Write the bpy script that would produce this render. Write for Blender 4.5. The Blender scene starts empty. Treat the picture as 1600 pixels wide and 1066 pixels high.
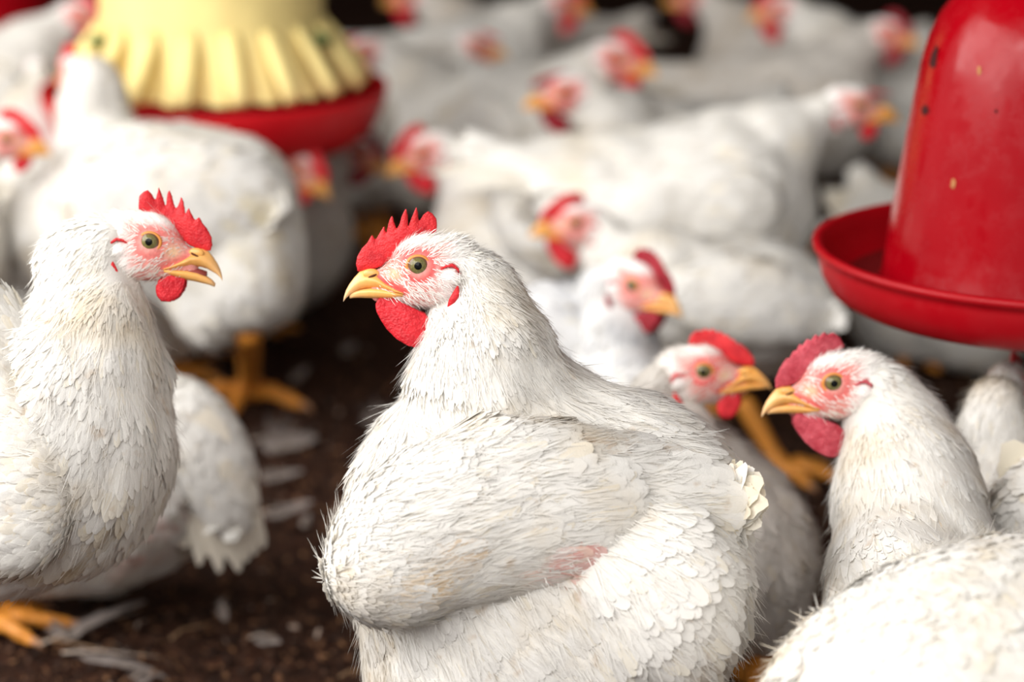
import bpy, math, random
import numpy as np
from mathutils import Vector, Matrix, Euler

C = bpy.context.scene.collection
scene = bpy.context.scene
rng = np.random.default_rng(7)
R = math.radians

# ------------------------------------------------------------------ camera
PITCH = R(16.0); CAM_H = 0.78; LENS = 80.0
cam_data = bpy.data.cameras.new('camera')
cam = bpy.data.objects.new('camera', cam_data); C.objects.link(cam)
cam.location = (0, 0, CAM_H); cam.rotation_euler = (math.pi/2 - PITCH, 0, 0)
cam_data.lens = LENS; cam_data.sensor_width = 36.0; cam_data.sensor_fit = 'HORIZONTAL'
cam_data.clip_start = 0.05; cam_data.clip_end = 200
cam_data.dof.use_dof = True
cam_data.dof.focus_distance = 1.405
cam_data.dof.aperture_fstop = 3.5
scene.camera = cam

# ------------------------------------------------------------------ world, daylight, exposure
w = bpy.data.worlds.new('world'); scene.world = w; w.use_nodes = True
bg = w.node_tree.nodes['Background']
bg.inputs[0].default_value = (1.0, 0.975, 0.95, 1); bg.inputs[1].default_value = 0.42

def area(name, loc, target, size, size_y, power, col):
    l = bpy.data.lights.new(name, 'AREA'); l.shape = 'RECTANGLE'; l.size = size; l.size_y = size_y
    l.energy = power; l.color = col
    o = bpy.data.objects.new(name, l); C.objects.link(o); o.location = loc
    o.rotation_euler = (Vector(target) - Vector(loc)).to_track_quat('-Z', 'Y').to_euler()
    return o
# the open side of the poultry house, to the left, lets the day in
area('daylight_open_side', (-1.55, 1.45, 1.35), (-0.2, 1.6, 0.2), 2.2, 1.3, 35, (1.0, 0.98, 0.95))
area('front_fill_near_end', (-0.8, -0.6, 2.0), (0.1, 1.4, 0.2), 2.4, 1.6, 42, (1.0, 0.975, 0.95))  # added soft fill that lights the hens from the front

vs = scene.view_settings
vs.view_transform = 'Standard'; vs.look = 'None'; vs.gamma = 1.0; vs.use_curve_mapping = False
vs.exposure = 0.78

# ------------------------------------------------------------------ camera-frame measuring
FPX = LENS/36.0*1600
RIGHT = np.array([1.0, 0, 0]); FWD = np.array([0, math.cos(PITCH), -math.sin(PITCH)])
UP = np.array([0, math.sin(PITCH), math.cos(PITCH)])
def W(px, py, t):
    """point seen at pixel (px,py) of the photograph, t metres down the camera axis"""
    return np.array([0, 0, CAM_H]) + t*(FWD + RIGHT*(px-800)/FPX + UP*(533-py)/FPX)
def G(px, py, z=0.0):
    """ground point seen at a pixel"""
    d = FWD + RIGHT*(px-800)/FPX + UP*(533-py)/FPX
    return np.array([0, 0, CAM_H]) + d*((z-CAM_H)/d[2])

# ------------------------------------------------------------------ tags
def tag(o, label=None, cat=None, group=None, kind=None):
    if label: o['label'] = label
    if cat: o['category'] = cat
    if group: o['group'] = group
    if kind: o['kind'] = kind
    return o
def empty(name, loc, rotz=0.0):
    o = bpy.data.objects.new(name, None); C.objects.link(o)
    o.location = tuple(loc); o.rotation_euler = (0, 0, rotz); o.empty_display_size = 0.05
    return o

# ------------------------------------------------------------------ materials
def new_mat(name):
    m = bpy.data.materials.new(name); m.use_nodes = True
    nt = m.node_tree; b = nt.nodes['Principled BSDF']
    return m, nt, b
def set_in(b, **kw):
    for k, v in kw.items():
        k = k.replace('_', ' ')
        if k in b.inputs: b.inputs[k].default_value = v
def noise(nt, scale, detail=4.0, rough=0.55, coord='Object', vec=None):
    n = nt.nodes.new('ShaderNodeTexNoise'); n.inputs['Scale'].default_value = scale
    n.inputs['Detail'].default_value = detail; n.inputs['Roughness'].default_value = rough
    if vec is None:
        tc = nt.nodes.new('ShaderNodeTexCoord'); vec = tc.outputs[coord]
    nt.links.new(vec, n.inputs['Vector']); return n
def ramp(nt, fac, stops):
    r = nt.nodes.new('ShaderNodeValToRGB'); e = r.color_ramp.elements
    while len(e) < len(stops): e.new(0.5)
    for i, (p, c) in enumerate(stops):
        e[i].position = p; e[i].color = (*c, 1) if len(c) == 3 else c
    nt.links.new(fac, r.inputs[0]); return r
def mixc(nt, fac, a, b, mode='MIX'):
    m = nt.nodes.new('ShaderNodeMix'); m.data_type = 'RGBA'; m.blend_type = mode
    for sock, v in ((m.inputs[0], fac), (m.inputs[6], a), (m.inputs[7], b)):
        if isinstance(v, (int, float)): sock.default_value = v
        elif isinstance(v, tuple): sock.default_value = (*v, 1) if len(v) == 3 else v
        else: nt.links.new(v, sock)
    return m.outputs[2]
def bump(nt, b, h, strength=0.3, dist=0.001):
    n = nt.nodes.new('ShaderNodeBump'); n.inputs['Strength'].default_value = strength
    n.inputs['Distance'].default_value = dist
    nt.links.new(h, n.inputs['Height']); nt.links.new(n.outputs[0], b.inputs['Normal'])

def plumage_mat(name, base=(0.86, 0.84, 0.80), stain=(0.66, 0.53, 0.33), amount=0.62, soil=None):
    m, nt, b = new_mat(name)
    att = nt.nodes.new('ShaderNodeAttribute'); att.attribute_name = 'tint'
    n1 = noise(nt, 14.0, 4.0); r1 = ramp(nt, n1.outputs[0], [(0.52, (0, 0, 0)), (0.78, (amount,)*3)])
    c = mixc(nt, r1.outputs[0], base, stain)
    n2 = noise(nt, 55.0, 3.0); r2 = ramp(nt, n2.outputs[0], [(0.64, (0, 0, 0)), (0.76, (amount*0.8,)*3)])
    c = mixc(nt, r2.outputs[0], c, (stain[0]*0.8, stain[1]*0.68, stain[2]*0.6))
    c = mixc(nt, 1.0, c, att.outputs['Color'], 'MULTIPLY')
    nt.links.new(c, b.inputs['Base Color'])
    set_in(b, Roughness=0.85, Specular_IOR_Level=0.15)
    fine = noise(nt, 900.0, 2.0); bump(nt, b, fine.outputs[0], 0.35, 0.0006)
    if 'Sheen Weight' in b.inputs: b.inputs['Sheen Weight'].default_value = 0.08
    tr = nt.nodes.new('ShaderNodeBsdfTranslucent'); nt.links.new(c, tr.inputs[0])
    mx = nt.nodes.new('ShaderNodeMixShader'); mx.inputs[0].default_value = 0.22
    out = nt.nodes['Material Output']
    nt.links.new(b.outputs[0], mx.inputs[1]); nt.links.new(tr.outputs[0], mx.inputs[2])
    nt.links.new(mx.outputs[0], out.inputs[0])
    return m
def flesh_mat(name, col, dark, rough=0.45, bs=0.4, scale=800.0, sss=0.12):
    m, nt, b = new_mat(name)
    n = noise(nt, 130.0, 5.0); r = ramp(nt, n.outputs[0], [(0.3, dark), (0.62, col)])
    nt.links.new(r.outputs[0], b.inputs['Base Color'])
    v = nt.nodes.new('ShaderNodeTexVoronoi'); v.inputs['Scale'].default_value = scale
    tc = nt.nodes.new('ShaderNodeTexCoord'); wn = noise(nt, 200, 3.0)
    vm = nt.nodes.new('ShaderNodeVectorMath'); vm.operation = 'MULTIPLY_ADD'
    vm.inputs[1].default_value = (0.004,)*3
    nt.links.new(wn.outputs['Color'], vm.inputs[0]); nt.links.new(tc.outputs['Object'], vm.inputs[2])
    nt.links.new(vm.outputs[0], v.inputs['Vector'])
    bump(nt, b, v.outputs['Distance'], bs, 0.0012)
    set_in(b, Roughness=rough, Specular_IOR_Level=0.25, Subsurface_Weight=sss, Subsurface_Scale=0.006)
    b.inputs['Subsurface Radius'].default_value = (1, 0.25, 0.15)
    return m
def skin_mat():
    m, nt, b = new_mat('face_skin')
    att = nt.nodes.new('ShaderNodeAttribute'); att.attribute_name = 'tint'
    n = noise(nt, 500.0, 3.0); r = ramp(nt, n.outputs[0], [(0.35, (0.8, 0.8, 0.8)), (0.65, (1, 1, 1))])
    c = mixc(nt, 1.0, att.outputs['Color'], r.outputs[0], 'MULTIPLY')
    nt.links.new(c, b.inputs['Base Color']); bump(nt, b, n.outputs[0], 0.5, 0.0008)
    set_in(b, Roughness=0.6, Specular_IOR_Level=0.25)
    return m
def horn_mat(name, base, tip, rough=0.32):
    m, nt, b = new_mat(name)
    att = nt.nodes.new('ShaderNodeAttribute'); att.attribute_name = 'tint'
    n = noise(nt, 90.0, 4.0); r = ramp(nt, n.outputs[0], [(0.35, tuple(x*0.82 for x in base)), (0.6, base)])
    c = mixc(nt, att.outputs['Fac'], r.outputs[0], tip)
    nt.links.new(c, b.inputs['Base Color'])
    set_in(b, Roughness=rough, Specular_IOR_Level=0.45, Subsurface_Weight=0.08, Subsurface_Scale=0.004)
    n2 = noise(nt, 350.0, 3.0); bump(nt, b, n2.outputs[0], 0.12, 0.0006)
    return m
def simple_mat(name, col, rough=0.5, spec=0.5, coat=0.0, ns=None, nv=0.15):
    m, nt, b = new_mat(name)
    n = noise(nt, ns or 40.0, 3.0)
    r = ramp(nt, n.outputs[0], [(0.3, tuple(x*(1-nv) for x in col)), (0.7, col)])
    nt.links.new(r.outputs[0], b.inputs['Base Color'])
    set_in(b, Roughness=rough, Specular_IOR_Level=spec, Coat_Weight=coat)
    return m

M = {}
M['plume'] = plumage_mat('white_plumage')
M['plume_soiled_dim'] = plumage_mat('soiled_dimmed_white_plumage', (0.74, 0.70, 0.65), (0.45, 0.34, 0.22), 0.7)  # dirty birds; base also darkened to paint dimness onto the background hens
M['plume_grey'] = plumage_mat('grey_flecked_plumage', (0.80, 0.80, 0.80), (0.30, 0.31, 0.34), 0.75)
M['skin'] = skin_mat()
M['comb'] = flesh_mat('comb_flesh', (0.68, 0.030, 0.035), (0.48, 0.012, 0.02), sss=0.05)
M['wattle'] = flesh_mat('wattle_flesh', (0.64, 0.022, 0.032), (0.42, 0.008, 0.016), bs=0.5, scale=620.0, sss=0.05)
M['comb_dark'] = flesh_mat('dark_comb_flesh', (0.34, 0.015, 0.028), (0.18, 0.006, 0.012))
M['beak'] = horn_mat('beak_horn', (0.84, 0.42, 0.11), (0.86, 0.62, 0.38))
M['beak_orange'] = horn_mat('orange_beak_horn', (0.86, 0.40, 0.08), (0.84, 0.52, 0.25))
M['leg'] = horn_mat('leg_scales', (0.66, 0.25, 0.03), (0.40, 0.20, 0.10), 0.55)
M['lid'] = simple_mat('orange_eyelid', (0.70, 0.26, 0.05), 0.45, 0.4, ns=300)
M['pupil'] = simple_mat('pupil', (0.004, 0.004, 0.004), 0.10, 0.12, 0.0)
M['iris'] = simple_mat('olive_iris', (0.20, 0.17, 0.06), 0.12, 0.4, 0.0, ns=900, nv=0.5)
M['sclera'] = simple_mat('brown_eye_rim', (0.16, 0.09, 0.05), 0.12, 0.4, 0.0)
M['dark'] = simple_mat('nostril_shadow_skin', (0.10, 0.03, 0.015), 0.8, 0.1)
M['mouth'] = simple_mat('mouth_lining', (0.30, 0.06, 0.05), 0.5, 0.3)

# ------------------------------------------------------------------ mesh building
def build(name, parts, parent=None, mats=None, smooth=True, origin=None):
    """parts: list of (verts Nx3, faces list/array, tint Nx3 or None, material index) joined into ONE mesh object"""
    V = []; loops = []; starts = []; T = []; MI = []; off = 0; ls = 0
    NR = []; anyn = False
    for prt in parts:
        v, f, tint, mi = prt[:4]
        v = np.asarray(v, dtype=np.float32)
        if len(v) == 0: continue
        if len(prt) > 4 and prt[4] is not None: NR.append(np.asarray(prt[4], np.float32)); anyn = True
        else: NR.append(np.zeros((len(v), 3), np.float32))
        V.append(v)
        T.append(np.ones((len(v), 3), np.float32) if tint is None else np.broadcast_to(np.asarray(tint, np.float32), (len(v), 3)))
        if isinstance(f, np.ndarray):
            k = f.shape[1]; loops.append((f+off).ravel()); starts.append(ls+np.arange(len(f))*k); ls += f.size
            MI.append(np.full(len(f), mi))
        else:
            for q in f:
                loops.append(np.array(q)+off); starts.append(np.array([ls])); ls += len(q)
            MI.append(np.full(len(f), mi))
        off += len(v)
    V = np.concatenate(V); loops = np.concatenate(loops).astype(np.int32); starts = np.concatenate(starts).astype(np.int32)
    T = np.concatenate(T); MI = np.concatenate(MI).astype(np.int32)
    o0 = np.zeros(3) if origin is None else np.asarray(origin)
    V = V - o0
    me = bpy.data.meshes.new(name)
    me.vertices.add(len(V)); me.vertices.foreach_set('co', V.astype(np.float32).ravel())
    me.loops.add(len(loops)); me.loops.foreach_set('vertex_index', loops)
    me.polygons.add(len(starts)); me.polygons.foreach_set('loop_start', starts)
    me.polygons.foreach_set('material_index', MI)
    me.polygons.foreach_set('use_smooth', np.full(len(starts), smooth))
    me.update(calc_edges=True); me.validate()
    at = me.attributes.new('tint', 'FLOAT_COLOR', 'POINT')
    at.data.foreach_set('color', np.concatenate([T, np.ones((len(T), 1))], 1).astype(np.float32).ravel())
    if anyn: me.normals_split_custom_set_from_vertices(np.concatenate(NR))
    for m in (mats or []): me.materials.append(M[m] if isinstance(m, str) else m)
    o = bpy.data.objects.new(name, me); C.objects.link(o)
    if parent is not None: o.parent = parent
    return o

# ------------------------------------------------------------------ signed distance shapes and surface nets
def sd_ell(P, c, r, A=None):
    q = P - c
    if A is not None: q = q @ A          # columns of A = axes
    r = np.asarray(r, np.float32)
    k0 = np.linalg.norm(q/r, axis=-1); k1 = np.linalg.norm(q/(r*r), axis=-1)+1e-9
    return k0*(k0-1.0)/k1
def sd_cone(P, a, b, ra, rb):
    ab = b-a; t = np.clip(((P-a) @ ab)/(ab @ ab + 1e-12), 0, 1)
    return np.linalg.norm(P-a-t[..., None]*ab, axis=-1) - (ra+(rb-ra)*t)
def smin(a, b, k):
    h = np.clip(0.5+0.5*(b-a)/k, 0, 1)
    return b*(1-h)+a*h - k*h*(1-h)
def evalf(P, prims):
    d = None
    for p in prims:
        if p[0] == 'e': v = sd_ell(P, p[1], p[2], p[3])
        else: v = sd_cone(P, p[1], p[2], p[3], p[4])
        k = p[5]
        d = v if d is None else smin(d, v, k)
    return d
def E(c, r, k=0.03, A=None): return ('e', np.asarray(c, np.float32), r, None if A is None else np.asarray(A, np.float32), None, k)
def K(a, b, ra, rb, k=0.03): return ('c', np.asarray(a, np.float32), np.asarray(b, np.float32), ra, rb, k)

def surface_nets(f, lo, hi, h):
    lo = np.asarray(lo, np.float32); n = np.ceil((np.asarray(hi)-lo)/h).astype(int)+1
    ax = [lo[i]+h*np.arange(n[i], dtype=np.float32) for i in range(3)]
    F = np.empty(tuple(n), np.float32)
    for i in range(0, n[0], 16):
        g = np.stack(np.meshgrid(ax[0][i:i+16], ax[1], ax[2], indexing='ij'), -1)
        F[i:i+16] = f(g)
    S = F < 0
    acc = np.zeros((n[0]-1, n[1]-1, n[2]-1, 3), np.float32); cnt = np.zeros(acc.shape[:3], np.float32)
    edges = []
    for a in range(3):
        s0 = [slice(None)]*3; s1 = [slice(None)]*3
        s0[a] = slice(0, -1); s1[a] = slice(1, None)
        A0 = F[tuple(s0)]; A1 = F[tuple(s1)]
        m = (A0 < 0) != (A1 < 0)
        idx = np.argwhere(m)
        b, c = [q for q in range(3) if q != a]
        ok = (idx[:, b] > 0) & (idx[:, c] > 0) & (idx[:, b] < n[b]-1) & (idx[:, c] < n[c]-1)
        idx = idx[ok]
        f0 = A0[tuple(idx.T)]; f1 = A1[tuple(idx.T)]
        t = f0/(f0-f1); p = idx.astype(np.float32); p[:, a] += t
        quad = []
        for db, dc in ((0, 0), (-1, 0), (-1, -1), (0, -1)):
            q = idx.copy(); q[:, b] += db; q[:, c] += dc
            np.add.at(acc, tuple(q.T), p); np.add.at(cnt, tuple(q.T), 1); quad.append(q)
        edges.append((quad, f0 < 0, a))
    ids = -np.ones(cnt.shape, np.int64); mk = cnt > 0; ids[mk] = np.arange(mk.sum())
    V = lo + h*(acc[mk]/cnt[mk][:, None])
    Q = []
    for quad, inside, a in edges:
        q = np.stack([ids[tuple(x.T)] for x in quad], 1)
        flip = inside if a != 1 else ~inside
        q[~flip] = q[~flip][:, ::-1]
        Q.append(q)
    Q = np.concatenate(Q) if Q else np.zeros((0, 4), int)
    return V.astype(np.float32), Q
def mesh_normals(V, Q):
    a = V[Q[:, 2]]-V[Q[:, 0]]; b = V[Q[:, 3]]-V[Q[:, 1]]
    fn = np.cross(a, b); N = np.zeros_like(V)
    for k in range(4): np.add.at(N, Q[:, k], fn)
    N /= np.linalg.norm(N, axis=1, keepdims=True)+1e-12
    return N, fn
def sample(V, Q, n, weight=None):
    N, fn = mesh_normals(V, Q); ar = np.linalg.norm(fn, axis=1)
    if weight is not None: ar = ar*weight[Q].mean(1)
    if ar.sum() <= 0: return np.zeros((0, 3)), np.zeros((0, 3))
    i = rng.choice(len(Q), n, p=ar/ar.sum())
    u = rng.random((n, 1)); v = rng.random((n, 1)); q = Q[i]
    def bl(X): return (1-u)*(1-v)*X[q[:, 0]]+u*(1-v)*X[q[:, 1]]+u*v*X[q[:, 2]]+(1-u)*v*X[q[:, 3]]
    nn = bl(N); nn /= np.linalg.norm(nn, axis=1, keepdims=True)+1e-9
    return bl(V), nn
def lumps(P, amp, f, ph=0.0):
    x, y, z = P[..., 0]*f, P[..., 1]*f, P[..., 2]*f
    return amp*(np.sin(x+1.3*y+ph)*np.sin(1.1*y-0.7*z+2*ph)+0.6*np.sin(2.1*z+1.7*x+ph*3)*np.cos(1.9*y+ph)+0.4*np.sin(3.7*x-2.9*z+ph)*np.sin(3.3*y+ph))/1.4

def feathers(P, N, D, L, Wd, lift=0.12, stations=6, fray=0.25, curve=0.10, tints=None, cup=0.25, shape=0.75):
    """leaf-shaped feathers lying on a surface: roots P, normals N, direction D, lengths L, widths Wd (all vectors)"""
    n = len(P)
    if n == 0: return np.zeros((0, 3)), np.zeros((0, 4), int), None, np.zeros((0, 3))
    D = D - (D*N).sum(1, keepdims=True)*N
    D /= np.linalg.norm(D, axis=1, keepdims=True)+1e-9
    S = np.cross(N, D)
    s = np.linspace(0, 1, stations)**0.75
    sp = s**shape*0.95+0.04; prof = (4*sp*(1-sp))**0.55; prof[-1] = 0.18
    lf = lift*(0.6+0.8*rng.random(n))
    V = np.zeros((n, stations, 3, 3))
    sway = rng.normal(0, 0.06, n)
    for j, sj in enumerate(s):
        h = lf*sj*L - curve*0.0 - (L*sj)**2/(2*0.14)*1.0
        if fray: wj = prof[j]*(1+fray*rng.uniform(-1, 1, (n, 2)))
        else: wj = np.full((n, 2), prof[j])
        c = P + D*(sj*L)[:, None] + N*h[:, None] + S*(sway*sj*sj*L)[:, None]
        jl = fray*0.35*rng.uniform(0, 1, (n, 2))/stations*1.5
        V[:, j, 1] = c
        V[:, j, 0] = c - S*(Wd*wj[:, 0]*0.5)[:, None] - N*(cup*Wd*prof[j]*0.5)[:, None] + D*(jl[:, 0]*L)[:, None]
        V[:, j, 2] = c + S*(Wd*wj[:, 1]*0.5)[:, None] - N*(cup*Wd*prof[j]*0.5)[:, None] + D*(jl[:, 1]*L)[:, None]
    k = stations*3; base = (np.arange(n)*k)[:, None]
    fq = []
    for j in range(stations-1):
        for a in range(2):
            fq.append([j*3+a, (j+1)*3+a, (j+1)*3+a+1, j*3+a+1])
    fq = np.array(fq)
    F = (base[:, :, None]+fq[None]).reshape(-1, 4)
    T = None
    if tints is not None: T = np.repeat(tints, k, axis=0)
    NN = np.zeros((n, stations, 3, 3))
    for j, sj in enumerate(s):
        c = N + D*(0.10+0.20*sj*sj)
        for a, sg in ((0, -1), (1, 0), (2, 1)): NN[:, j, a] = c + S*(sg*0.22)
    NN /= np.linalg.norm(NN, axis=-1, keepdims=True)
    return V.reshape(-1, 3), F, T, NN.reshape(-1, 3)
def hairs(P, N, D, L, wd, lift=0.5, bend=0.3, tints=None, hn=None):
    n = len(P)
    if n == 0: return np.zeros((0, 3)), np.zeros((0, 4), int), None
    D = D - (D*N).sum(1, keepdims=True)*N
    D /= np.linalg.norm(D, axis=1, keepdims=True)+1e-9
    D = D + rng.normal(0, 0.22, D.shape)
    S = np.cross(N, D); S /= np.linalg.norm(S, axis=1, keepdims=True)+1e-9
    V = np.zeros((n, 4, 2, 3)); lf = lift*(0.5+rng.random(n))
    for j, sj in enumerate((0, 0.35, 0.7, 1.0)):
        c = P - N*0.0004 + D*(sj*L)[:, None] + N*(L*(lf*sj-bend*lf*sj*sj))[:, None]
        ww = (wd*(1, 0.9, 0.7, 0.15)[j]*0.5)
        V[:, j, 0] = c - S*ww[:, None]; V[:, j, 1] = c + S*ww[:, None]
    fq = np.array([[2*j, 2*j+2, 2*j+3, 2*j+1] for j in range(3)])
    F = ((np.arange(n)*8)[:, None, None]+fq[None]).reshape(-1, 4)
    T = None if tints is None else np.repeat(tints, 8, axis=0)
    return V.reshape(-1, 3), F, T
def tube(pts, rads, seg=12, closed=True):
    pts = np.asarray(pts, float); n = len(pts); V = []
    up = np.array([0, 0, 1.0])
    for i in range(n):
        d = pts[min(i+1, n-1)]-pts[max(i-1, 0)]; d /= np.linalg.norm(d)+1e-9
        a = np.cross(d, up if abs(d[2]) < 0.9 else np.array([1.0, 0, 0])); a /= np.linalg.norm(a); b = np.cross(d, a)
        for k in range(seg):
            th = 2*math.pi*k/seg; V.append(pts[i]+rads[i]*(math.cos(th)*a+math.sin(th)*b))
    F = [[i*seg+k, i*seg+(k+1) % seg, (i+1)*seg+(k+1) % seg, (i+1)*seg+k] for i in range(n-1) for k in range(seg)]
    F += [list(range(seg))[::-1], [(n-1)*seg+k for k in range(seg)]]
    return np.array(V), F
def lathe(prof, seg=96, center=(0, 0, 0), wave=None):
    V = []; n = len(prof)
    for i, (r, z) in enumerate(prof):
        for k in range(seg):
            th = 2*math.pi*k/seg; rr = r if wave is None else r+wave(i, th)
            V.append((center[0]+rr*math.cos(th), center[1]+rr*math.sin(th), center[2]+z))
    F = np.array([[i*seg+k, i*seg+(k+1) % seg, (i+1)*seg+(k+1) % seg, (i+1)*seg+k] for i in range(n-1) for k in range(seg)])
    return np.array(V), F

# ------------------------------------------------------------------ head, measured on the hen in focus (centimetres; x forward, z up, origin between the eyes)
def zp(pts): return np.array([((662-x)/95.0, (475-y)/95.0) for x, y in pts])
COMB = zp([(292, 512), (283, 470), (288, 425), (318, 372), (352, 335), (378, 290), (402, 318), (432, 268), (452, 233), (464, 282),
           (482, 205), (503, 168), (512, 210), (528, 255), (545, 225), (560, 175), (585, 128), (595, 170), (598, 238), (618, 185), (648, 118), (657, 165), (661, 212),
           (685, 172), (714, 147), (742, 162), (766, 192), (770, 232), (766, 276), (700, 300), (600, 340), (520, 410), (440, 480), (380, 500)])
COMB_LOW = zp([(300, 512), (300, 450), (335, 375), (385, 310), (400, 318), (430, 262), (445, 272), (470, 222), (488, 235), (520, 188), (540, 205), (575, 160),
               (596, 182), (632, 150), (650, 172), (690, 160), (735, 195), (765, 262), (700, 300), (600, 340), (520, 410), (440, 480), (380, 500)])
WATTLE = zp([(470, 600), (440, 640), (402, 700), (405, 745), (435, 805), (470, 858), (530, 915), (600, 955), (650, 966), (692, 955), (715, 915), (732, 850), (735, 800), (700, 760), (640, 730), (560, 690), (510, 640)])
WATTLE_SMALL = zp([(470, 610), (445, 650), (430, 700), (440, 760), (475, 820), (520, 850), (570, 850), (605, 815), (620, 760), (600, 710), (550, 680), (510, 640)])
UPPER = [(0.95, -1.62, -1.86, 1.18), (1.5, -1.35, -1.74, 1.16), (2.1, -0.95, -1.56, 1.05), (2.7, -0.35, -1.47, 0.90), (3.3, -0.22, -1.45, 0.74), (3.75, -0.38, -1.55, 0.60),
         (4.1, -0.75, -1.72, 0.46), (4.4, -1.15, -1.88, 0.33), (4.62, -1.55, -2.06, 0.21), (4.75, -1.95, -2.22, 0.10), (4.79, -2.2, -2.3, 0.03)]
LOWER = [(1.0, -1.72, -2.0, 1.08), (1.7, -1.58, -2.1, 1.03), (2.4, -1.42, -2.12, 0.87), (3.1, -1.40, -2.06, 0.68), (3.7, -1.50, -2.04, 0.50), (4.1, -1.64, -2.04, 0.33), (4.4, -1.82, -2.08, 0.10)]

def poly_dist(X, Z, poly):
    """signed distance to polygon, positive inside"""
    d = np.full(X.shape, 1e9); inside = np.zeros(X.shape, bool); n = len(poly)
    for i in range(n):
        a = poly[i]; b = poly[(i+1) % n]; e = b-a
        t = np.clip(((X-a[0])*e[0]+(Z-a[1])*e[1])/(e @ e+1e-12), 0, 1)
        d = np.minimum(d, np.hypot(X-a[0]-t*e[0], Z-a[1]-t*e[1]))
        c = ((a[1] > Z) != (b[1] > Z)) & (X < (b[0]-a[0])*(Z-a[1])/(b[1]-a[1]+1e-12)+a[0])
        inside ^= c
    return np.where(inside, d, -d)
def slab(poly, thick, h, rough=0.0, bend=None):
    lo = poly.min(0)-0.3; hi = poly.max(0)+0.3; mt = thick*0.5+0.25
    def f(g):
        X, Y, Z = g[..., 0], g[..., 1], g[..., 2]
        d = poly_dist(X[:, 0, :], Z[:, 0, :], poly)[:, None, :]
        t = thick*0.5*np.sqrt(np.clip(1-(1-np.clip(d/(thick*1.6), 0, 1))**2, 0, 1))
        if rough: t = t+rough*np.sin(X*9+Z*4)*np.sin(Z*11-X*3)*(d > 0.1)
        return np.where(d > 0, np.maximum(np.abs(Y)-t, -d), np.maximum(np.abs(Y), -d)+0.0).astype(np.float32)
    V, Q = surface_nets(f, (lo[0], -mt, lo[1]), (hi[0], mt, hi[1]), h)
    if bend is not None: V = bend(V)
    return V, Q
_slabs = {}
def get_slab(key, poly, thick, h, rough=0.0, bend=None):
    k = (key, h)
    if k not in _slabs: _slabs[k] = slab(poly, thick, h, rough, bend)
    return _slabs[k]
def loft(st, seg=20, open_angle=0.0, flat=1.0):
    V = []; n = len(st); T = []
    for i, (x, zt, zb, wd) in enumerate(st):
        zc = (zt+zb)/2; hz = (zt-zb)/2
        for k in range(seg):
            th = 2*math.pi*k/seg; c = math.cos(th); s = math.sin(th)
            ww = wd*(1.0-0.45*max(0, s)*flat)
            V.append((x, ww*np.sign(c)*abs(c)**0.85, zc+hz*s)); T.append((i/(n-1))**3)
    F = [[i*seg+k, i*seg+(k+1) % seg, (i+1)*seg+(k+1) % seg, (i+1)*seg+k] for i in range(n-1) for k in range(seg)]
    F += [list(range(seg))[::-1], [(n-1)*seg+k for k in range(seg)]]
    V = np.array(V, float)
    if open_angle:
        p = np.array([1.0, 0, -1.85]); a = open_angle; q = V-p
        V = np.stack([q[:, 0]*math.cos(a)+q[:, 2]*math.sin(a), q[:, 1], -q[:, 0]*math.sin(a)+q[:, 2]*math.cos(a)], 1)+p
    return V, F, np.repeat(np.array(T)[:, None], 3, 1)
def eye_mesh(side):
    r = 0.80; rings = [0, 6, 12, 17.5, 18.5, 22, 28, 35, 38, 42, 50, 62, 80, 100]; seg = 28
    V = []; F = []; MI = []
    for a in rings:
        for k in range(seg):
            th = 2*math.pi*k/seg; V.append((r*math.sin(R(a))*math.cos(th), side*r*math.cos(R(a)), r*math.sin(R(a))*math.sin(th)))
    for i in range(len(rings)-1):
        mi = 0 if rings[i+1] <= 17.5 else (1 if rings[i+1] <= 38 else 2)
        for k in range(seg):
            q = [i*seg+k, i*seg+(k+1) % seg, (i+1)*seg+(k+1) % seg, (i+1)*seg+k]
            F.append(q if side < 0 else q[::-1]); MI.append(mi)
    V = np.array(V, float); parts = []
    for m in range(3):
        parts.append((V, np.array([F[i] for i in range(len(F)) if MI[i] == m]), None, m))
    return parts

HEAD_PRIMS = [E((-1.9, 0, 0.15), (1.9, 1.40, 1.85), 0.5), E((-0.45, 0, 0.0), (2.25, 1.50, 2.0), 0.5), E((-0.9, 0, -1.1), (2.1, 1.5, 1.55), 0.7),
              K((0.3, 0, -0.5), (2.5, 0, -0.95), 1.35, 0.72, 0.8), K((0.6, 0, -1.5), (2.6, 0, -1.85), 1.0, 0.45, 0.6),
              E((-2.05, 1.32, -0.70), (0.60, 0.42, 0.48), 0.2), E((-2.05, -1.32, -0.70), (0.60, 0.42, 0.48), 0.2)]

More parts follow.
